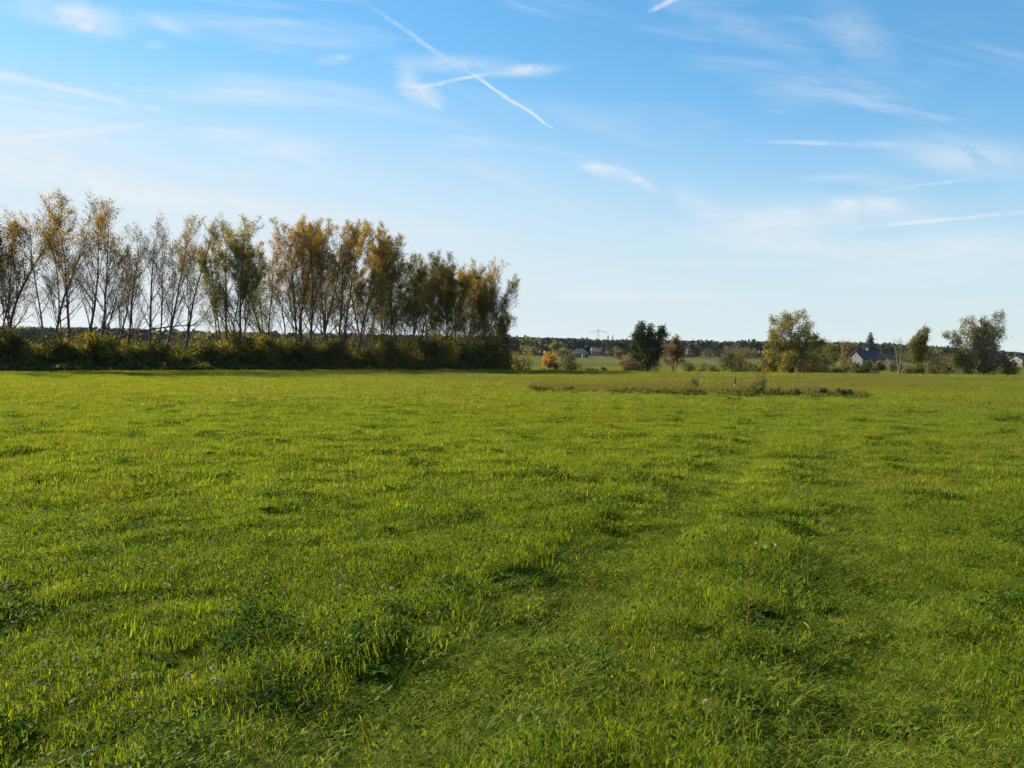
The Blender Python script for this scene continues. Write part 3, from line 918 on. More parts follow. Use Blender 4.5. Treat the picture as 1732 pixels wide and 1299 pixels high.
# forked shrub, birch, right hand group
b0, h, sc = spot(1522, 146, 575)
tree('forked_tree', 'slender bare forked tree right of the houses', 'tree', b0, h, [(0, -1.0, 0, .85, 1), (0, .9, .2, .9, .9)], 110, rad=.1, pal='greyolive', pal_top='brown', leaf=.9, bare=.8,
     lsize=.15, n=(9, 5, 4), ratio=(.32, .44, .5), t0=.25, bark=M_PALE)
b0, h, sc = spot(1553, 145, 560)
tree('birch_tree', 'yellow-green birch with a narrow drooping crown right of the houses', 'tree', b0, h, [(0, .2, 0, .9, 1), (.1, -.9, .3, .7, .5), (.2, 1.2, .3, .75, .5)], 111, rad=.13, pal='olive',
     pal_top='greyolive', leaf=7.0, bare=1, lsize=.22, spread=.26, n=(14, 8, 4), ratio=(.42, .46, .5), t0=.12, bark=M_PALE)
mid_bush('birch_undergrowth', 'dark low bush at the foot of the yellow-green birch', 1548, 144, 612, 46, 112, ('green', 'olive', 'dark'), 1500)
mid_bush('dark_thicket', 'dark brown thicket between the birch and the poplars', 1584, 148, 588, 52, 113, ('brown', 'dark', 'green'), 2000, stems=40)
mid_bush('dark_thicket', 'brownish thicket touching the left side of the poplars', 1622, 152, 588, 44, 114, ('olive', 'brown', 'green'), 1600, stems=30)
b0, h, sc = spot(1655, 143, 538)
tree('poplar_group', 'large grey-leaved poplar with three separate upright heads near the right edge', 'tree', b0, h,
     [(0, .2, 0, .84, 1), (-.4, -3.0, .3, .82, .8), (.4, 2.9, -.2, .9, .8), (-.6, -4.2, 0, .66, .5), (.6, 3.8, .3, .64, .5), (-.2, -1.4, -1, .75, .5), (.2, 1.6, -1, .72, .5)], 215, rad=.2, pal='greyolive', pal_top='greyolive', leaf=5.5, bare=.85,
     lsize=.2, spread=.26, n=(15, 8, 4), ratio=(.38, .46, .5), t0=.12, ang=((24, 58), (25, 55), (25, 60)), bark=M_PALE)
mid_bush('poplar_undergrowth', 'olive bush at the left foot of the poplars', 1634, 142, 590, 40, 116, ('olive', 'green', 'brown'), 1600)
mid_bush('poplar_undergrowth', 'dark bush directly under the poplars', 1668, 142, 596, 46, 117, ('dark', 'green', 'brown'), 1800)
mid_bush('edge_bush', 'olive brown bush right of the poplars near the right edge', 1704, 141, 607, 42, 118, ('olive', 'brown', 'rust', 'green'), 1700)
mid_bush('edge_bush', 'olive bush beyond the right edge of the photo', 1765, 143, 600, 60, 119, ('olive', 'brown', 'green'), 1500)
mid_bush('reddish_bush', 'small reddish bush on the far field left of the solitary dark tree', 1046, 330, 592, 16, 120, ('rust', 'brown'), 500)
for k, (pxx, ty, wp, lab) in enumerate([
    (1158, 588, 40, 'brown scrub at the forest foot right of the brown tree'), (1200, 590, 50, 'grey-brown scrub at the forest foot above the olive scrub'),
    (1240, 586, 44, 'brown scrub at the forest foot behind the black bush'), (1270, 588, 36, 'brown scrub at the forest foot left of the orange bush'),
    (905, 588, 30, 'dim scrub at the forest foot right of the row'), (950, 588, 40, 'grey scrub at the forest foot behind the orange shrub'),
    (1040, 586, 30, 'dusky scrub beside the two far spruces'), (1530, 592, 40, 'dim scrub behind the forked tree'), (1610, 596, 40, 'dim scrub behind the dark thickets'),
    (1720, 606, 40, 'dim scrub at the right edge')]):
    mid_bush('forest_edge_scrub', lab, pxx, 430, ty, wp, 130 + k, ('brown', 'dark', 'greyolive', 'dark'), 900, ls=.6, stems=20, tw=.06)
for k, (pxx, ty) in enumerate([(1028, 565), (1036, 566)]):
    b0, h, sc = spot(pxx, 440, ty)
    conifer('far_spruce', ('left', 'right')[k] + ' one of the two pointed far spruces near the pylon', b0, h, 12 * sc, 150 + k, dens=.8, start=.03)


# ------------------------------------------------------------------ far forest (one mass)
fsrc = []
def fcrown(kind, seed):
    r = np.random.RandomState(seed)
    V, C = [], []
    n = 420
    pal = {'pine': 'needle', 'spruce': 'needle', 'broad': 'brown', 'mixed': 'greyolive'}[kind]
    for k in range(n):
        if kind == 'spruce':
            t = r.rand() ** 1.3; rr = .26 * (1 - t) * math.sqrt(r.rand()) + .01; z = .05 + .95 * t
        elif kind == 'pine':
            c = np.array([(0, 0, .82), (.14, .05, .72), (-.15, 0, .7), (.02, -.14, .76), (0, .13, .66), (-.05, -.1, .6)])[k % 6]
            q = r.randn(3); q /= np.linalg.norm(q); q = c + q * np.array([.17, .17, .12]) * r.rand() ** .4
            V.append(q); C.append(PALS[pal][r.randint(4)]); continue
        else:
            c = np.array([(0, 0, .72), (.2, .05, .55), (-.2, 0, .5), (.05, -.2, .6), (0, .2, .5), (-.1, -.1, .35), (.12, .1, .3)])[k % 7]
            q = r.randn(3); q /= np.linalg.norm(q); q = c + q * np.array([.2, .2, .22]) * r.rand() ** .4
            V.append(q); C.append(PALS[pal][r.randint(4)]); continue
        a = r.rand() * 6.283
        V.append(np.array([rr * math.cos(a), rr * math.sin(a), z])); C.append(PALS[pal][r.randint(4)])
    lv = Leaves(seed); lv.p = V; lv.s = [.115] * n; lv.c = C
    o = lv.build('far_forest', M_NEEDLE if pal == 'needle' else M_LEAF, None)
    COL.objects.unlink(o)
    wd = Wood(); wd.tube([Vector((0, 0, -.05)), Vector((0, 0, .6))], [.016, .01], 4)
    o2 = mesh_np('far_forest', np.array(wd.v), np.array(wd.f), M_BARK, link=False)
    # one mesh: crown + stem
    me = o.data; nb = len(me.vertices)
    vv = np.concatenate([np.array([q.co[:] for q in me.vertices]), np.array(wd.v)])
    ff = np.concatenate([np.arange(nb).reshape(-1, 4), np.array(wd.f) + nb])
    cc = np.concatenate([np.array([q.color[:3] for q in me.color_attributes[0].data]), np.tile((.09, .065, .05), (len(wd.v), 1))])
    o3 = mesh_np('far_forest', vv, ff, o.data.materials[0], cc, link=False)
    return tag(o3, kind='stuff')


for kd, sd in (('pine', 1), ('pine', 2), ('pine', 3), ('spruce', 4), ('broad', 5), ('mixed', 6)):
    fsrc.append(fcrown(kd, sd))
TOPX = [-1500, -300, 0, 200, 300, 620, 880, 1000, 1200, 1300, 1500, 1600, 1732, 2000, 2900]
TOPY = [548, 550, 553, 556, 560, 566, 570, 574, 577, 577, 582, 587, 597, 602, 604]
r = np.random.RandomState(55)
fp, fi, fr, fs = [], [], [], []
for k in range(5200):
    pxx = r.uniform(-900, 2600)
    Y_ = 500 + 190 * r.rand() ** 1.2
    p = at(pxx, 600, Y_)
    z = float(gz(np.array([p.x]), np.array([Y_]), False)[0])
    h = at(pxx, np.interp(pxx, TOPX, TOPY), Y_).z - z
    h = max(h, 4) * r.uniform(.84, 1.12)
    u = r.rand()
    broadp = .5 if pxx < 620 else .13
    k_ = 4 + r.randint(2) if u < broadp * float(vnoise(np.array([pxx * .02]), np.array([0.]), 6)[0]) * 1.6 else (r.randint(3) if r.rand() < .85 else 3)
    fp.append((p.x, Y_, z)); fi.append(k_); fr.append((0, 0, r.rand() * 6.283))
    wd_ = h * r.uniform(.75, 1.15) + 1.5
    fs.append((wd_, wd_, h))
forest = scatter('far_forest', fsrc, np.array(fp), np.array(fi), np.array(fr), np.array(fs), M_NEEDLE)
tag(forest, 'long dark band of pine forest along the horizon', 'forest', kind='stuff')


# ------------------------------------------------------------------ buildings
def wallmat(name, c1, c2): return rough_mat(name, c1, c2, 1.2, .9)


M_WALL = wallmat('pale_render', (.105, .10, .09), (.135, .13, .115))
M_PINK = wallmat('pink_brick', (.12, .085, .07), (.15, .11, .09))
M_CREAM = wallmat('cream_render', (.13, .115, .085), (.16, .145, .11))
M_ROOFD = rough_mat('dark_tiles', (.018, .017, .018), (.032, .03, .03), 2, .7)
M_ROOFB = rough_mat('brown_tiles', (.06, .035, .03), (.09, .05, .04), 2, .8)
M_ROOFT = rough_mat('teal_sheet_roof', (.016, .045, .052), (.026, .062, .07), 1, .95)
M_ROOFP = rough_mat('pink_tiles', (.12, .065, .05), (.15, .085, .065), 1, .8)
M_GLASS = rough_mat('window_glass', (.02, .025, .03), (.04, .05, .06), 1, .1)
M_FRAME = rough_mat('window_frame', (.36, .36, .35), (.42, .42, .41), 1, .5)
M_DOOR = rough_mat('brown_door', (.06, .035, .02), (.09, .05, .03), 2, .6)


def boxv(x0, x1, y0, y1, z0, z1):
    v_ = [(x, y, z) for x in (x0, x1) for y in (y0, y1) for z in (z0, z1)]
    f_ = [(0, 1, 3, 2), (4, 6, 7, 5), (0, 4, 5, 1), (2, 3, 7, 6), (0, 2, 6, 4), (1, 5, 7, 3)]
    return v_, f_


def box(name, dims, mat, parent):
    v_, f_ = boxv(*dims)
    return mesh_np(name, v_, f_, mat, parent=parent)


def window(parent, c, w, h, axis):
    """axis 'y': on a wall facing -y, 'x': on a wall facing -x; frame proud of the wall, pane inside it"""
    x, y, z = c; t = .07
    vs, fs = [], []
    for (a0, a1, b0_, b1) in ((-w / 2, w / 2, -h / 2, -h / 2 + t), (-w / 2, w / 2, h / 2 - t, h / 2), (-w / 2, -w / 2 + t, -h / 2 + t, h / 2 - t), (w / 2 - t, w / 2, -h / 2 + t, h / 2 - t)):
        d_ = (x + a0, x + a1, y - .06, y + .02, z + b0_, z + b1) if axis == 'y' else (x - .06, x + .02, y + a0, y + a1, z + b0_, z + b1)
        v_, f_ = boxv(*d_); o_ = len(vs); vs += v_; fs += [tuple(i_ + o_ for i_ in q) for q in f_]
    fr_ = mesh_np('window', vs, fs, M_FRAME, parent=parent)
    d_ = (x - w / 2 + t, x + w / 2 - t, y - .03, y + .01, z - h / 2 + t, z + h / 2 - t) if axis == 'y' else (x - .03, x + .01, y - w / 2 + t, y + w / 2 - t, z - h / 2 + t, z + h / 2 - t)
    box('pane', d_, M_GLASS, fr_)


def gable_house(name, label, base, rz, L, w, eave, ridge, wall, roof, gable=None, wins=(), chim=None, door=None, cat='house'):
    """ridge runs along local x; the gable at x=0 and the long wall at y=0 face the viewer"""
    o = empty(name, base, rz); tag(o, label, cat)
    v_ = [(0, 0, -.6), (L, 0, -.6), (L, w, -.6), (0, w, -.6), (0, 0, eave), (L, 0, eave), (L, w, eave), (0, w, eave), (0, w / 2, ridge), (L, w / 2, ridge)]
    mesh_np('wall', v_, [(0, 1, 5, 4), (1, 2, 6, 9, 5), (2, 3, 7, 6), (3, 0, 4, 8, 7)], wall, parent=o)
    ov, th = .35, .16
    sl = (ridge - eave) / (w / 2)
    pr = [(-ov, eave - ov * sl + .03), (w / 2, ridge + .03), (w + ov, eave - ov * sl + .03), (w + ov, eave - ov * sl + .03 + th), (w / 2, ridge + .03 + th * 1.2), (-ov, eave - ov * sl + .03 + th)]
    v_ = [(xx, a, b_) for xx in (-ov, L + ov) for a, b_ in pr]
    f_ = [(0, 1, 4, 5), (1, 2, 3, 4), (6, 11, 10, 7), (7, 10, 9, 8), (0, 6, 7, 1), (1, 7, 8, 2), (2, 8, 9, 3), (3, 9, 10, 4), (4, 10, 11, 5), (5, 11, 6, 0)]
    rf = mesh_np('roof', v_, f_, roof, parent=o)
    if chim: box('chimney', (chim - .35, chim + .35, w / 2 - .3, w / 2 + .4, ridge - .6, ridge + 1.0), M_WALL, rf)
    if gable:
        mesh_np('gable_cladding', [(-.03, .05, eave), (-.03, w - .05, eave), (-.03, w / 2, ridge - .06), (-.005, .05, eave), (-.005, w - .05, eave), (-.005, w / 2, ridge - .06)],
                [(0, 1, 2), (3, 5, 4), (0, 3, 4, 1), (1, 4, 5, 2), (2, 5, 3, 0)], gable, parent=o)
    for (ax, u, z, ww, hh) in wins:
        window(o, (u, 0, z) if ax == 'y' else (0, u, z), ww, hh, ax)
    if door:
        d_ = box('door', (door, door + .95, -.05, .01, 0, 2.05), M_DOOR, o)
        box('handle', (door + .8, door + .86, -.10, -.051, .95, 1.1), M_FRAME, d_)
    return o


b0 = foot(1459, 246)
gable_house('pale_house', 'pale gabled house with dark roof beside the tall spruce', b0, R(26), 9.2, 5.8, 2.7, 5.2, M_WALL, M_ROOFD,
            wins=[('x', 2.9, 3.5, .8, .9), ('x', 1.6, 1.5, 1.0, 1.1), ('x', 4.2, 1.5, 1.0, 1.1), ('y', 2.0, 1.5, 1.1, 1.1), ('y', 6.2, 1.5, 1.1, 1.1), ('y', 8.2, 1.5, 1.1, 1.1)], chim=5.6, door=4.0)
b0 = foot(1479, 228)
gable_house('dark_shed', 'low shed with dark blue roof between the two houses', b0, R(10), 3.2, 3.0, 1.5, 2.7, M_ROOFD, M_ROOFD, cat='shed', door=.6)
b0 = foot(1506, 226)
gable_house('cream_barn', 'small cream barn with pinkish gable and brown roof right of the pale house', b0, R(-16) + R(60), 6.5, 4.2, 2.3, 4.2, M_CREAM, M_ROOFB, gable=M_PINK,
            wins=[('y', 3.0, 1.3, .8, .7)], door=4.4, cat='barn')
b0 = foot(1001, 480)
gable_house('pink_roof_house', 'tiny far house with pinkish roof right of the teal-roofed farm building', b0, R(-12), 5.5, 5, 2.6, 4.8, M_WALL, M_ROOFP, wins=[('y', 1.5, 1.5, .9, .9), ('y', 4, 1.5, .9, .9)], chim=2)
b0 = foot(1729, 320)
gable_house('white_house', 'small whitish house half hidden at the right edge', b0, R(10), 12, 7, 2.6, 4.2, M_CREAM, M_ROOFD, wins=[('y', 3, 1.6, 1.1, 1.1), ('y', 6, 1.6, 1.1, 1.1)])
# hip roofed farm building
b0 = foot(966, 400)
o = empty('farm_building', b0, R(-4)); tag(o, 'far low farm building with teal hipped roof at the forest edge', 'farm building')
L, w, e, rd = 8.6, 7.0, 2.0, 4.6
mesh_np('wall', [(0, 0, -.6), (L, 0, -.6), (L, w, -.6), (0, w, -.6), (0, 0, e), (L, 0, e), (L, w, e), (0, w, e)], [(0, 1, 5, 4), (1, 2, 6, 5), (2, 3, 7, 6), (3, 0, 4, 7)], M_DOOR, parent=o)
mesh_np('roof', [(-.4, -.4, e), (L + .4, -.4, e), (L + .4, w + .4, e), (-.4, w + .4, e), (2.9, w / 2, rd), (L - 2.9, w / 2, rd)],
        [(0, 1, 5, 4), (1, 2, 5), (2, 3, 4, 5), (3, 0, 4), (0, 3, 2, 1)], M_ROOFT, parent=o)
window(o, (2.2, 0, 1.2), 1.2, .9, 'y'); window(o, (4.6, 0, 1.2), 1.2, .9, 'y')
box('door', (6.4, 7.5, -.06, .01, 0, 1.9), M_ROOFB, o)
# white shed
b0 = foot(987, 396)
o = empty('white_shed', b0); tag(o, 'tiny bright white shed at the right corner of the teal-roofed building', 'shed')
box('wall', (-.7, .7, 0, 1.6, -.3, 1.5), M_FRAME, o)
mesh_np('roof', [(-.85, -.15, 1.5), (.85, -.15, 1.5), (.85, 1.75, 1.5), (-.85, 1.75, 1.5), (-.85, .8, 1.95), (.85, .8, 1.95)], [(0, 1, 5, 4), (2, 3, 4, 5), (0, 4, 3), (1, 2, 5), (0, 3, 2, 1)], M_ROOFD, parent=o)
box('door', (-.3, .4, -.05, .01, 0, 1.3), M_DOOR, o)

# ------------------------------------------------------------------ pylon
M_STEEL = rough_mat('galvanised_steel', (.30, .33, .36), (.38, .41, .44), 2, .6)
b0 = foot(1011, 720)
ztop = at(1011, 558, 720).z - b0.z
o = empty('power_pylon', b0, R(8)); tag(o, 'lattice power pylon with one wide cross-arm above the forest', 'pylon')
t1, t2, t3 = Wood(), Wood(), Wood()
Hh = ztop
def leg_at(z, sx, sy):
    k = 2.6 * (1 - z / Hh) + .45
    return Vector((sx * k, sy * k, z))
zs = [-.5] + [Hh * q for q in (.12, .24, .36, .48, .6, .7, .8, .9, 1.0)]
for sx, sy in ((1, 1), (1, -1), (-1, 1), (-1, -1)):
    t1.tube([leg_at(z, sx, sy) for z in zs], [.065] * len(zs), 4)
for a_, c_ in zip(zs[:-1], zs[1:]):
    for (p1, p2) in (((1, 1), (1, -1)), ((1, -1), (-1, -1)), ((-1, -1), (-1, 1)), ((-1, 1), (1, 1))):
        t1.tube([leg_at(a_, *p1), leg_at(c_, *p2)], [.04] * 2, 3); t1.tube([leg_at(a_, *p2), leg_at(c_, *p1)], [.04] * 2, 3)
za = Hh * .93
for sy in (-.45, .45):
    t2.tube([Vector((-8.4, sy * .3, za)), Vector((8.4, sy * .3, za))], [.08, .08], 4)
    t2.tube([Vector((-8.4, sy * .3, za)), Vector((0, sy, za + 1.7)), Vector((8.4, sy * .3, za))], [.07] * 3, 4)
for q in range(-7, 8, 2):
    zz = za + 1.7 * (1 - abs(q) / 8.4)
    t2.tube([Vector((q, 0, za)), Vector((q, 0, zz))], [.06, .06], 3)
t1.build('tower', M_STEEL, o); t2.build('cross_arm', M_STEEL, o)
for q in (-8, -4.4, 4.4, 8):
    t3 = Wood(); t3.tube([Vector((q, 0, za)), Vector((q, 0, za - .9)), Vector((q, 0, za - 1.9))], [.09, .13, .09], 5)
    t3.build('insulator', M_ROOFB, o)

# ------------------------------------------------------------------ weedy strip across the meadow
vs_ = []
def vsrc(vfc): vs_.append(src('verge_weeds', vfc, M_WEED)); return len(vs_) - 1
OL = [(.12, .135, .025), (.10, .11, .022), (.15, .14, .032), (.075, .085, .018)]
V1 = [vsrc(blades(90, .5, .1, .42, .011, .5, 700 + k, .45, greens=OL)) for k in range(4)]
V2 = [vsrc(cat_([broad(90, .4, .16, 720 + k, (.035, .05, .014)), blades(30, .4, .1, .4, .012, .5, 730 + k, .3, greens=OL)])) for k in range(3)]
r = np.random.RandomState(31)
fp, fi, fr, fs = [], [], [], []
for k in range(5200):
    t = r.rand()
    pxx = 905 + 550 * t
    edge = np.interp(pxx, [905, 1000, 1200, 1300, 1400, 1455], [660, 663, 667, 669, 669, 672]) + (r.rand() ** 2 - 1) * np.interp(pxx, [905, 1150, 1350, 1455], [5, 12, 11, 3]) + r.randn() * (.5 if r.rand() < .8 else 3.0)
    p = ground_px(pxx, edge)
    dk = edge > np.interp(pxx, [905, 1000, 1200, 1300, 1400, 1455], [660, 663, 667, 669, 669, 672]) - 3  # near edge gets darker leaves: its shade is put into the leaf colour
    fp.append((p.x, p.y, g1(p.x, p.y))); fi.append(r.choice(V2 if (dk and r.rand() < .7) else V1)); fr.append((0, 0, r.rand() * 6.3))
    s_ = r.uniform(.5, 1.1) * (.5 + .8 * float(vnoise(np.array([pxx * .03]), np.array([0.0]), 8)[0]))
    fs.append((s_, s_, s_ * r.uniform(.7, 1.2)))
o = scatter('verge_weeds', vs_, np.array(fp), np.array(fi), np.array(fr), np.array(fs), M_WEED)
tag(o, 'strip of unmown brown weeds crossing the meadow', 'weeds', kind='stuff')


def weed_bush(label, pxx, pyb, pyt, wpx, seed, pals, nleaf, ls=.07, **kw):
    p = ground_px(pxx, pyb); sc = p.y / FPX
    return bush('weed_clump', label, 'weeds', p, wpx * sc, wpx * sc * .8, (pyb - pyt) * sc, seed, pals, nleaf, ls, 'weed clumps on the unmown strip', tw=.008, **kw)


weed_bush('tall thin see-through weed clump left of the marker post', 1176, 663, 632, 22, 160, ('greyolive', 'olive'), 260, ls=.06, stems=34)
weed_bush('tallest wispy weed clump right of the marker post', 1284, 667, 632, 30, 161, ('greyolive', 'brown', 'olive'), 420, ls=.06, stems=60)
weed_bush('leafy olive weed clump at the foot of the tallest wispy one', 1275, 669, 650, 32, 162, ('brown', 'green', 'olive'), 600)
weed_bush('short olive weed clump right of the tallest wispy one', 1312, 669, 655, 34, 163, ('olive', 'brown', 'green'), 500)
weed_bush('dense dark weed mound in the right half of the strip', 1342, 669, 657, 34, 164, ('dark', 'brown', 'green'), 600)
weed_bush('low brown weed mound right of the dense dark mound', 1385, 669, 656, 34, 165, ('brown', 'olive', 'dark'), 700)
weed_bush('dark weed mound at the right tip of the strip', 1430, 671, 659, 34, 166, ('dark', 'brown', 'dark'), 900)
weed_bush('small brown weed mound at the left part of the strip', 960, 661, 653, 34, 167, ('brown', 'olive'), 600)
weed_bush('grey weed mound left of the see-through clump', 1075, 664, 655, 60, 168, ('brown', 'olive', 'dark'), 900)

# marker post
p = ground_px(1243, 661)
o = empty('marker_post', p); tag(o, 'short weathered marker post with dark top and white band in the weeds', 'post')
sc = p.y / FPX
def lathe(prof, k=12):
    v_, f_ = [], []
    for (r_, z) in prof:
        for j in range(k): v_.append((r_ * math.cos(6.2832 * j / k), r_ * math.sin(6.2832 * j / k), z))
    for i_ in range(len(prof) - 1):
        for j in range(k): f_.append((i_ * k + j, i_ * k + (j + 1) % k, (i_ + 1) * k + (j + 1) % k, (i_ + 1) * k + j))
    f_.append(tuple(range(k))[::-1]); f_.append(tuple(range((len(prof) - 1) * k, len(prof) * k)))
    return v_, f_
hp = 22 * sc
v_, f_ = lathe([(.04, -.2), (.042, hp * .25), (.04, hp * .3)]); mesh_np('shaft', v_, f_, M_PALE, parent=o)
v_, f_ = lathe([(.046, hp * .3), (.047, hp * .45), (.044, hp * .5)]); mesh_np('white_band', v_, f_, M_FRAME, parent=o)
v_, f_ = lathe([(.043, hp * .5), (.046, hp * .9), (.035, hp * .97), (.012, hp)]); mesh_np('cap', v_, f_, M_BARK, parent=o)

# ------------------------------------------------------------------ foreground plants that stand out
def rosette(seed, n, L):
    r = random.Random(seed); V, F, C = [], [], []
    for k in range(n):
        a = 6.283 * k / n * 2.4 + r.uniform(-.3, .3)
        l = L * r.uniform(.6, 1.15); w = l * r.uniform(.13, .2); el = r.uniform(.15, .9)
        d = Vector((math.cos(a), math.sin(a), 0)); s = Vector((-math.sin(a), math.cos(a), 0))
        b0_ = len(V); cc = np.array((.055, .105, .010)) * r.uniform(.7, 1.4)
        for i_, t in enumerate((0, .2, .45, .7, .9, 1)):
            c = d * (l * t * math.cos(el * (1 - .5 * t))) + Vector((0, 0, l * (math.sin(el) * t - .55 * t * t * el) + .01))
            ww = w * (.25, .6, 1, .95, .55, .08)[i_] * (1 + .25 * r.uniform(-1, 1))
            V += [tuple(c - s * ww + Vector((0, 0, ww * .35))), tuple(c), tuple(c + s * ww + Vector((0, 0, ww * .35)))]
            C += [cc] * 3
            if i_:
                q = b0_ + 3 * i_
                F += [(q - 3, q - 2, q + 1, q), (q - 2, q - 1, q + 2, q + 1)]
    me = mesh_np('broadleaf_weed', np.array(V), np.array(F), M_WEED, np.array(C), link=False, smooth=True)
    return me


protos = [rosette(170 + k, 16 + 5 * k, .075 + .012 * k) for k in range(4)]
spots = [(900, 972), (868, 990), (842, 978), (700, 892), (655, 898), (490, 862), (515, 852), (450, 866), (280, 1122), (240, 1110), (600, 1062), (640, 1142), (612, 1150), (430, 1132),
         (90, 1162), (1290, 1042), (1310, 1030), (1392, 1032), (1408, 1040), (1340, 992), (1368, 998), (1250, 972), (1275, 975), (1550, 1022), (1690, 962), (1640, 962), (1240, 1185),
         (1262, 1200), (1360, 1215), (1400, 1195), (320, 1212), (355, 1225), (480, 1192), (520, 1200), (160, 872), (66, 818), (1150, 1162), (1340, 1112), (560, 1250), (1500, 1240),
         (820, 1010), (1085, 838), (1110, 836), (1600, 905), (1560, 900), (760, 838), (350, 770), (560, 745), (700, 735), (40, 1240)]
for k, (a, b_) in enumerate(spots):
    p = ground_px(a, b_)
    o = protos[k % 4] if k < 4 else protos[k % 4].copy()
    COL.objects.link(o)
    o.location = p + Vector((0, 0, .005)); o.rotation_euler = (rng.uniform(-.15, .15), rng.uniform(-.15, .15), rng.random() * 6.28)
    s_ = rng.uniform(.6, 1.0) * (1 + p.y * .03); o.scale = (s_, s_, s_)
    tag(o, 'low dark green broad-leaved weed rosette in the meadow grass', 'weed', 'dark broad-leaved weed rosettes in the meadow')

M_HEAD = rough_mat('seed_heads', (.60, .50, .27), (.7, .6, .36), 30, .9)
M_STRAW = rough_mat('straw', (.22, .18, .07), (.30, .25, .11), 12, .8)
M_RED = rough_mat('red_stem', (.15, .075, .025), (.20, .11, .03), 10, .8)
M_YEL = rough_mat('yellow_petals', (.6, .42, .02), (.7, .5, .03), 12, .7)


def flower_proto(seed, mat, petals):
    r = random.Random(seed)
    o = bpy.data.objects.new('meadow_flower', None)
    wd = Wood(); h = .075
    wd.tube([Vector((0, 0, -.02)), Vector((.008, 0, h * .5)), Vector((.02, .005, h))], [.0018, .0015, .0012], 4)
    st = mesh_np('stalk', np.array(wd.v), np.array(wd.f), M_STRAW, link=False)
    V, F = [], []
    for k in range(petals):
        a = r.random() * 6.283; e = r.uniform(-.3, 1.5)
        d = Vector((math.cos(a) * math.cos(e), math.sin(a) * math.cos(e), math.sin(e))); s = perp(d, r) * .003
        c = Vector((.02, .005, h)); q = len(V)
        V += [tuple(c - s * .5), tuple(c + s * .5), tuple(c + d * .011 + s), tuple(c + d * .011 - s)]; F.append((q, q + 1, q + 2, q + 3))
    hd = mesh_np('flower_head', np.array(V), np.array(F), mat, link=False)
    return o, (st, hd)


def plant_flowers(name, mat, petals, seed, pts, label, cat, group, scale):
    root, parts = flower_proto(seed, mat, petals)
    for k, (a, b_) in enumerate(pts):
        p = ground_px(a, b_)
        o = root.copy(); o.name = name; COL.objects.link(o)
        o.location = p; o.rotation_euler = (rng.uniform(-.3, .3), rng.uniform(-.3, .3), rng.random() * 6.28)
        s_ = scale * rng.uniform(.8, 1.25); o.scale = (s_, s_, s_)
        tag(o, label, cat, group)
        for q in parts:
            c = q.copy(); COL.objects.link(c); c.parent = o


plant_flowers('clover_head', M_HEAD, 46, 5, [(98, 1148), (112, 1146), (118, 1140), (335, 1180), (372, 1182), (380, 1180), (275, 1013), (286, 1013), (218, 1185), (160, 1180), (562, 1014), (572, 1008), (578, 1002),
              (570, 985), (640, 1016), (656, 1022), (727, 1052), (740, 1050), (372, 1165), (170, 945), (150, 935), (285, 985), (360, 925), (1290, 945), (1305, 940), (1275, 936), (1210, 1226), (560, 1110)],
              'small whitish withered clover head on a thin stalk in the grass', 'flower', 'withered clover heads in the grass', 1.15)
plant_flowers('yellow_flower', M_YEL, 40, 6, [(1276, 912), (1325, 916), (613, 1018)], 'tiny yellow flower standing above the grass', 'flower', 'yellow flowers in the grass', 1.1)
p = ground_px(1263, 1096)
o = empty('red_stem_weed', p); tag(o, 'tall thin reddish dry weed stem right of the track centre', 'weed')
wd, w2, lv = Wood(), Wood(), Leaves(9)
wd.tube([Vector((0, 0, -.03)), Vector((.004, 0, .18)), Vector((.012, .01, .34)), Vector((.012, .01, .46))], [.002, .0017, .0014, .0008], 5)
for k in range(26):
    t = rng.uniform(.2, 1); a = rng.random() * 6.28
    q = Vector((.012 * t, .01 * t, .46 * t)); e = q + Vector((math.cos(a) * .02, math.sin(a) * .02, .02))
    w2.tube([q, e], [.0012, .0008], 3); lv.add(e, .014, (.24, .09, .03))
wd.build('stem', M_RED, o); w2.build('side_twigs', M_RED, o); lv.build('seeds', M_LEAF, o)
# pale straw pieces lying in the ruts
for k, (a, b_, ang) in enumerate([(915, 1068, 2.2), (905, 1060, 1.9), (640, 1150, .2), (520, 1120, .4), (1110, 1120, .9), (1385, 958, .1), (1370, 1075, 1.2), (1290, 1145, .7), (1330, 1235, .3), (690, 930, .8)]):
    p = ground_px(a, b_)
    o = empty('straw_stalk', p + Vector((0, 0, .035)), ang)
    tag(o, 'pale dry straw stalk lying on the trodden grass of the track', 'straw', 'pale straw stalks on the track')
    wd = Wood(); L = rng.uniform(.08, .15)
    wd.tube([Vector((-L / 2, 0, 0)), Vector((0, .01, .02)), Vector((L / 2, .0, .01))], [.0018, .0016, .001], 5)
    wd.build('stalk', M_STRAW, o)
    wd = Wood(); wd.tube([Vector((0, .01, .02)), Vector((.04, .035, .03)), Vector((.09, .04, .01))], [.0018, .003, .0006], 4); wd.build('blade', M_STRAW, o)

# ------------------------------------------------------------------ light and sky
sd = bpy.data.lights.new('sun', 'SUN'); sun = bpy.data.objects.new('sun', sd); COL.objects.link(sun)
sd.energy = 5.0; sd.angle = R(.55); sd.color = (1.0, .90, .74)
az, el = R(SUN_AZ), R(SUN_EL)
to_sun = Vector((math.sin(az) * math.cos(el), math.cos(az) * math.cos(el), math.sin(el)))
sun.rotation_euler = to_sun.to_track_quat('Z', 'Y').to_euler()
sun.location = to_sun * 60

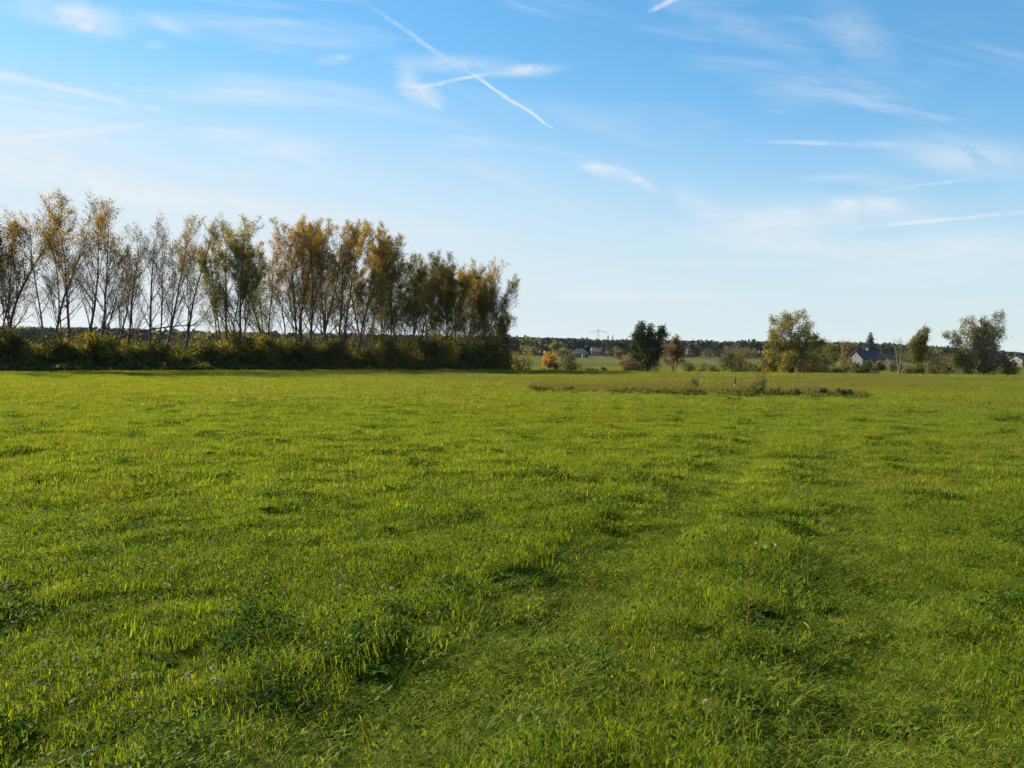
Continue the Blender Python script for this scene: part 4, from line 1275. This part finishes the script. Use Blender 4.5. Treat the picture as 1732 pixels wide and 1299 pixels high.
wld = bpy.data.worlds.new('World'); scene.world = wld; wld.use_nodes = True
wt = wld.node_tree; wt.nodes.clear(); g = G(wt)
out = g.node('ShaderNodeOutputWorld'); bg = g.node('ShaderNodeBackground')
sky = g.node('ShaderNodeTexSky', sky_type='NISHITA')
sky.sun_disc = False; sky.sun_elevation = el; sky.sun_rotation = az
sky.air_density = 1.0; sky.dust_density = .05; sky.ozone_density = 2.5; sky.altitude = 100
tc = g.node('ShaderNodeTexCoord')
sp = g.node('ShaderNodeSeparateXYZ'); g.l.new(tc.outputs['Generated'], sp.inputs[0])
ay = g.m('MAXIMUM', g.m('ABSOLUTE', sp.outputs[1]), .12)
a_ = g.m('DIVIDE', sp.outputs[0], ay); b_ = g.m('DIVIDE', sp.outputs[2], ay)


def sky_ab(px, py):
    d = ray(px, py)
    return d.x / d.y, d.z / d.y


# streaky high cloud texture, drawn out along the wind (down to the right)
th = R(-9)
ar = g.m('ADD', g.m('MULTIPLY', a_, math.cos(th)), g.m('MULTIPLY', b_, math.sin(th)))
br = g.m('SUBTRACT', g.m('MULTIPLY', b_, math.cos(th)), g.m('MULTIPLY', a_, math.sin(th)))
streak = g.noise(g.xyz(g.m('MULTIPLY', ar, 2.2), g.m('MULTIPLY', br, 15.0), 0.0), 1.0, 6, .6, dist=.6)
soft = g.noise(g.xyz(g.m('MULTIPLY', ar, 1.3), g.m('MULTIPLY', br, 4.0), 4.0), 1.0, 4, .55, dist=.4)
fleck = g.noise(g.xyz(g.m('MULTIPLY', ar, 16.0), g.m('MULTIPLY', br, 42.0), 2.0), 1.0, 6, .65, dist=.8)
fib = g.noise(g.xyz(g.m('MULTIPLY', ar, 9.0), g.m('MULTIPLY', br, 130.0), 7.0), 1.0, 5, .65, dist=1.2)
fine = g.noise(g.xyz(g.m('MULTIPLY', a_, 60.0), g.m('MULTIPLY', b_, 60.0), 1.0), 1.0, 4, .6)
# milky veil thickening towards the horizon and the sun side
low = g.ss(.36, .02, b_)
left = g.ss(.55, -.75, a_)
veil = g.m('MULTIPLY', g.m('MULTIPLY', low, g.m('MULTIPLY_ADD', left, .75, .25)), g.m('MULTIPLY_ADD', soft, .9, .35))
fac = g.m('MULTIPLY', veil, .85)
st_ = g.m('MULTIPLY', g.ss(.48, .78, streak), g.m('MULTIPLY', g.ss(.02, .12, b_), g.m('MULTIPLY_ADD', left, .34, .5)))
st_ = g.m('MULTIPLY', st_, g.m('MULTIPLY_ADD', g.ss(.30, .62, soft), .9, .1))


def over(a, b): return g.m('SUBTRACT', 1.0, g.m('MULTIPLY', g.m('SUBTRACT', 1.0, a), g.m('SUBTRACT', 1.0, b)))


fac = over(fac, st_)


def patch(px, py, wx, wy, rot, amt, lo=.36, hi=.66):
    """a soft wisp of cirrus around one direction"""
    global fac
    ca, cb = sky_ab(px, py)
    c, s = math.cos(R(rot)), math.sin(R(rot))
    da = g.m('SUBTRACT', a_, ca); db = g.m('SUBTRACT', b_, cb)
    u = g.m('DIVIDE', g.m('ADD', g.m('MULTIPLY', da, c), g.m('MULTIPLY', db, s)), wx / FPX)
    w = g.m('DIVIDE', g.m('SUBTRACT', g.m('MULTIPLY', db, c), g.m('MULTIPLY', da, s)), wy / FPX)
    rr = g.m('SQRT', g.m('ADD', g.m('MULTIPLY', u, u), g.m('MULTIPLY', w, w)))
    k = g.ss(1.0, .0, g.m('ADD', rr, g.m('ADD', g.m('MULTIPLY', g.m('SUBTRACT', fleck, .5), 1.2), g.m('MULTIPLY', g.m('SUBTRACT', streak, .5), 1.1))))
    k = g.m('MULTIPLY', k, g.m('MULTIPLY_ADD', fib, .9, .5), clamp=True)
    k = g.m('MULTIPLY', g.m('MULTIPLY', k, min(.97, amt * 1.35)), g.m('MULTIPLY_ADD', g.ss(lo, hi, fleck), .75, .25))
    fac = over(fac, k)


for q in [(-40, 250, 420, 70, -6, .5), (150, 300, 460, 34, -9, .5), (420, 352, 420, 34, -7, .4), (40, 190, 260, 20, -8, .42), (1540, 470, 260, 30, 2, .3), (1250, 445, 260, 14, 0, .3), (120, 22, 150, 38, -8, .75), (160, 48, 60, 22, -6, .5), (285, 42, 90, 22, -16, .4), (262, 76, 30, 10, 0, .3),
          (565, 100, 44, 12, 8, .65), (712, 158, 60, 30, -22, .75), (735, 176, 24, 10, -30, .4), (760, 108, 150, 22, -2, .42), (690, 130, 36, 46, 10, .35), (880, 120, 90, 14, 4, .5),
          (900, 118, 40, 10, 0, .5), (1030, 290, 80, 18, -14, .7), (1080, 305, 60, 12, -30, .6), (1010, 285, 40, 14, -10, .5),
          (1645, 264, 190, 50, -6, .46), (1590, 272, 100, 24, -6, .14), (1450, 60, 120, 60, -40, .26), (1180, 345, 70, 26, -24, .5), (1460, 345, 120, 20, 4, .6), (1290, 380, 190, 34, 0, .5),
          (1330, 412, 260, 34, -2, .6), (1600, 420, 300, 56, 4, .56), (1400, 360, 300, 40, 0, .5), (1060, 500, 240, 16, 0, .42), (1420, 300, 110, 10, 2, .3), (60, 225, 280, 40, -4, .36), (200, 330, 420, 40, -8, .42)]:
    patch(*q)


def trail(x0, y0, x1, y1, w0, w1, amt, puff=.5):
    """vapour trail: a straight narrow band that widens with age"""
    global fac
    A0, B0 = sky_ab(x0, y0); A1, B1 = sky_ab(x1, y1)
    dx, dy = A1 - A0, B1 - B0; L = math.hypot(dx, dy); dx /= L; dy /= L
    da = g.m('SUBTRACT', a_, A0); db = g.m('SUBTRACT', b_, B0)
    t = g.m('DIVIDE', g.m('ADD', g.m('MULTIPLY', da, dx), g.m('MULTIPLY', db, dy)), L)
    w = g.m('SUBTRACT', g.m('MULTIPLY', db, dx), g.m('MULTIPLY', da, dy))
    w = g.m('ADD', w, g.m('MULTIPLY', g.m('SUBTRACT', fleck, .5), .009))
    brk = g.noise(g.xyz(g.m('MULTIPLY', t, L * 26.0), x0 * .37, 0.0), 1.0, 4, .7)
    wid = g.m('MULTIPLY_ADD', t, (w1 - w0) * .7 / FPX, w0 * .7 / FPX)
    k = g.ss(1.0, .15, g.m('DIVIDE', g.m('ABSOLUTE', w), g.m('MAXIMUM', wid, .0004)))
    ends = g.m('MULTIPLY', g.ss(-.06, .3, t), g.ss(1.03, .90 if amt > .45 else .6, t))
    k = g.m('MULTIPLY', g.m('MULTIPLY', k, ends), g.m('MULTIPLY', g.m('MULTIPLY_ADD', fine, puff * 1.6, 1 - puff * .8), g.m('MULTIPLY', g.ss(.22, .62, brk), amt)))
    fac = over(fac, k)


trail(620, 5, 790, 125, 8, 9, .42); trail(785, 118, 940, 219, 7, 5, .75, .35)
trail(680, 152, 830, 126, 9, 5, .55); trail(1095, 22, 1150, -8, 8, 10, .6)
trail(-160, 90, 290, 192, 7, 12, .46); trail(-160, 142, 260, 200, 9, 14, .42); trail(290, 205, -160, 258, 14, 9, .58)
trail(1250, 238, 1580, 248, 5, 16, .45); trail(1380, 392, 1900, 342, 8, 6, .6); trail(1440, 332, 1700, 292, 7, 7, .28)
trail(1050, -30, 1560, 180, 30, 26, .10, .8)
fac = g.m('MULTIPLY', fac, g.ss(-.02, .03, b_))
fac = g.m('MINIMUM', fac, .96)
skyc = g.node('ShaderNodeHueSaturation'); skyc.inputs['Saturation'].default_value = 1.27; skyc.inputs['Hue'].default_value = .493
g.l.new(sky.outputs[0], skyc.inputs['Color'])
hor = g.m('MULTIPLY', g.ss(.33, -.02, g.m('SUBTRACT', b_, g.m('MULTIPLY', left, .13))), g.m('MULTIPLY_ADD', left, .18, .74))
cs = g.node('ShaderNodeSeparateColor'); g.l.new(skyc.outputs[0], cs.inputs[0])
cc_ = g.node('ShaderNodeCombineColor')
for k, gain in enumerate((1.12, 1.16, 1.25)):      # film-like shoulder for the bright part of the sky
    ch = g.m('DIVIDE', g.m('MULTIPLY', cs.outputs[k], gain), g.m('MULTIPLY_ADD', cs.outputs[k], .10, 1.0))
    g.l.new(ch, cc_.inputs[k])
skyv = g.mix(hor, cc_.outputs[0], g.mix(left, (2.4, 3.1, 3.4), (3.1, 3.55, 3.85)))
final = g.mix(fac, skyv, (3.8, 3.98, 4.12))
g.l.new(final, bg.inputs[0]); bg.inputs[1].default_value = .081
g.l.new(bg.outputs[0], out.inputs[0])

# ------------------------------------------------------------------ autumn air
v_, f_ = boxv(-2600, 2600, -320, 2700, -4.0, 48.0)
mz, g, out = new_mat('haze')
pv = g.node('ShaderNodeVolumePrincipled'); pv.inputs['Color'].default_value = (.82, .90, 1.0, 1); pv.inputs['Density'].default_value = HAZE
g.l.new(pv.outputs[0], out.inputs['Volume'])
if HAZE > 0:
    o = mesh_np('haze', v_, f_, mz); tag(o, 'thin bluish autumn haze over the fields', 'haze', kind='stuff')

# ------------------------------------------------------------------ render settings
scene.render.engine = 'CYCLES'
scene.view_settings.view_transform = 'Standard'
scene.view_settings.look = 'None'
scene.view_settings.gamma = 1.0
scene.view_settings.exposure = 1.45
cy = scene.cycles
cy.use_denoising = True
cy.max_bounces = 6; cy.diffuse_bounces = 3; cy.glossy_bounces = 2; cy.transmission_bounces = 4; cy.volume_bounces = 0; cy.volume_max_steps = 64
cy.use_adaptive_sampling = True; cy.adaptive_threshold = .013
cy.filter_width = 1.5
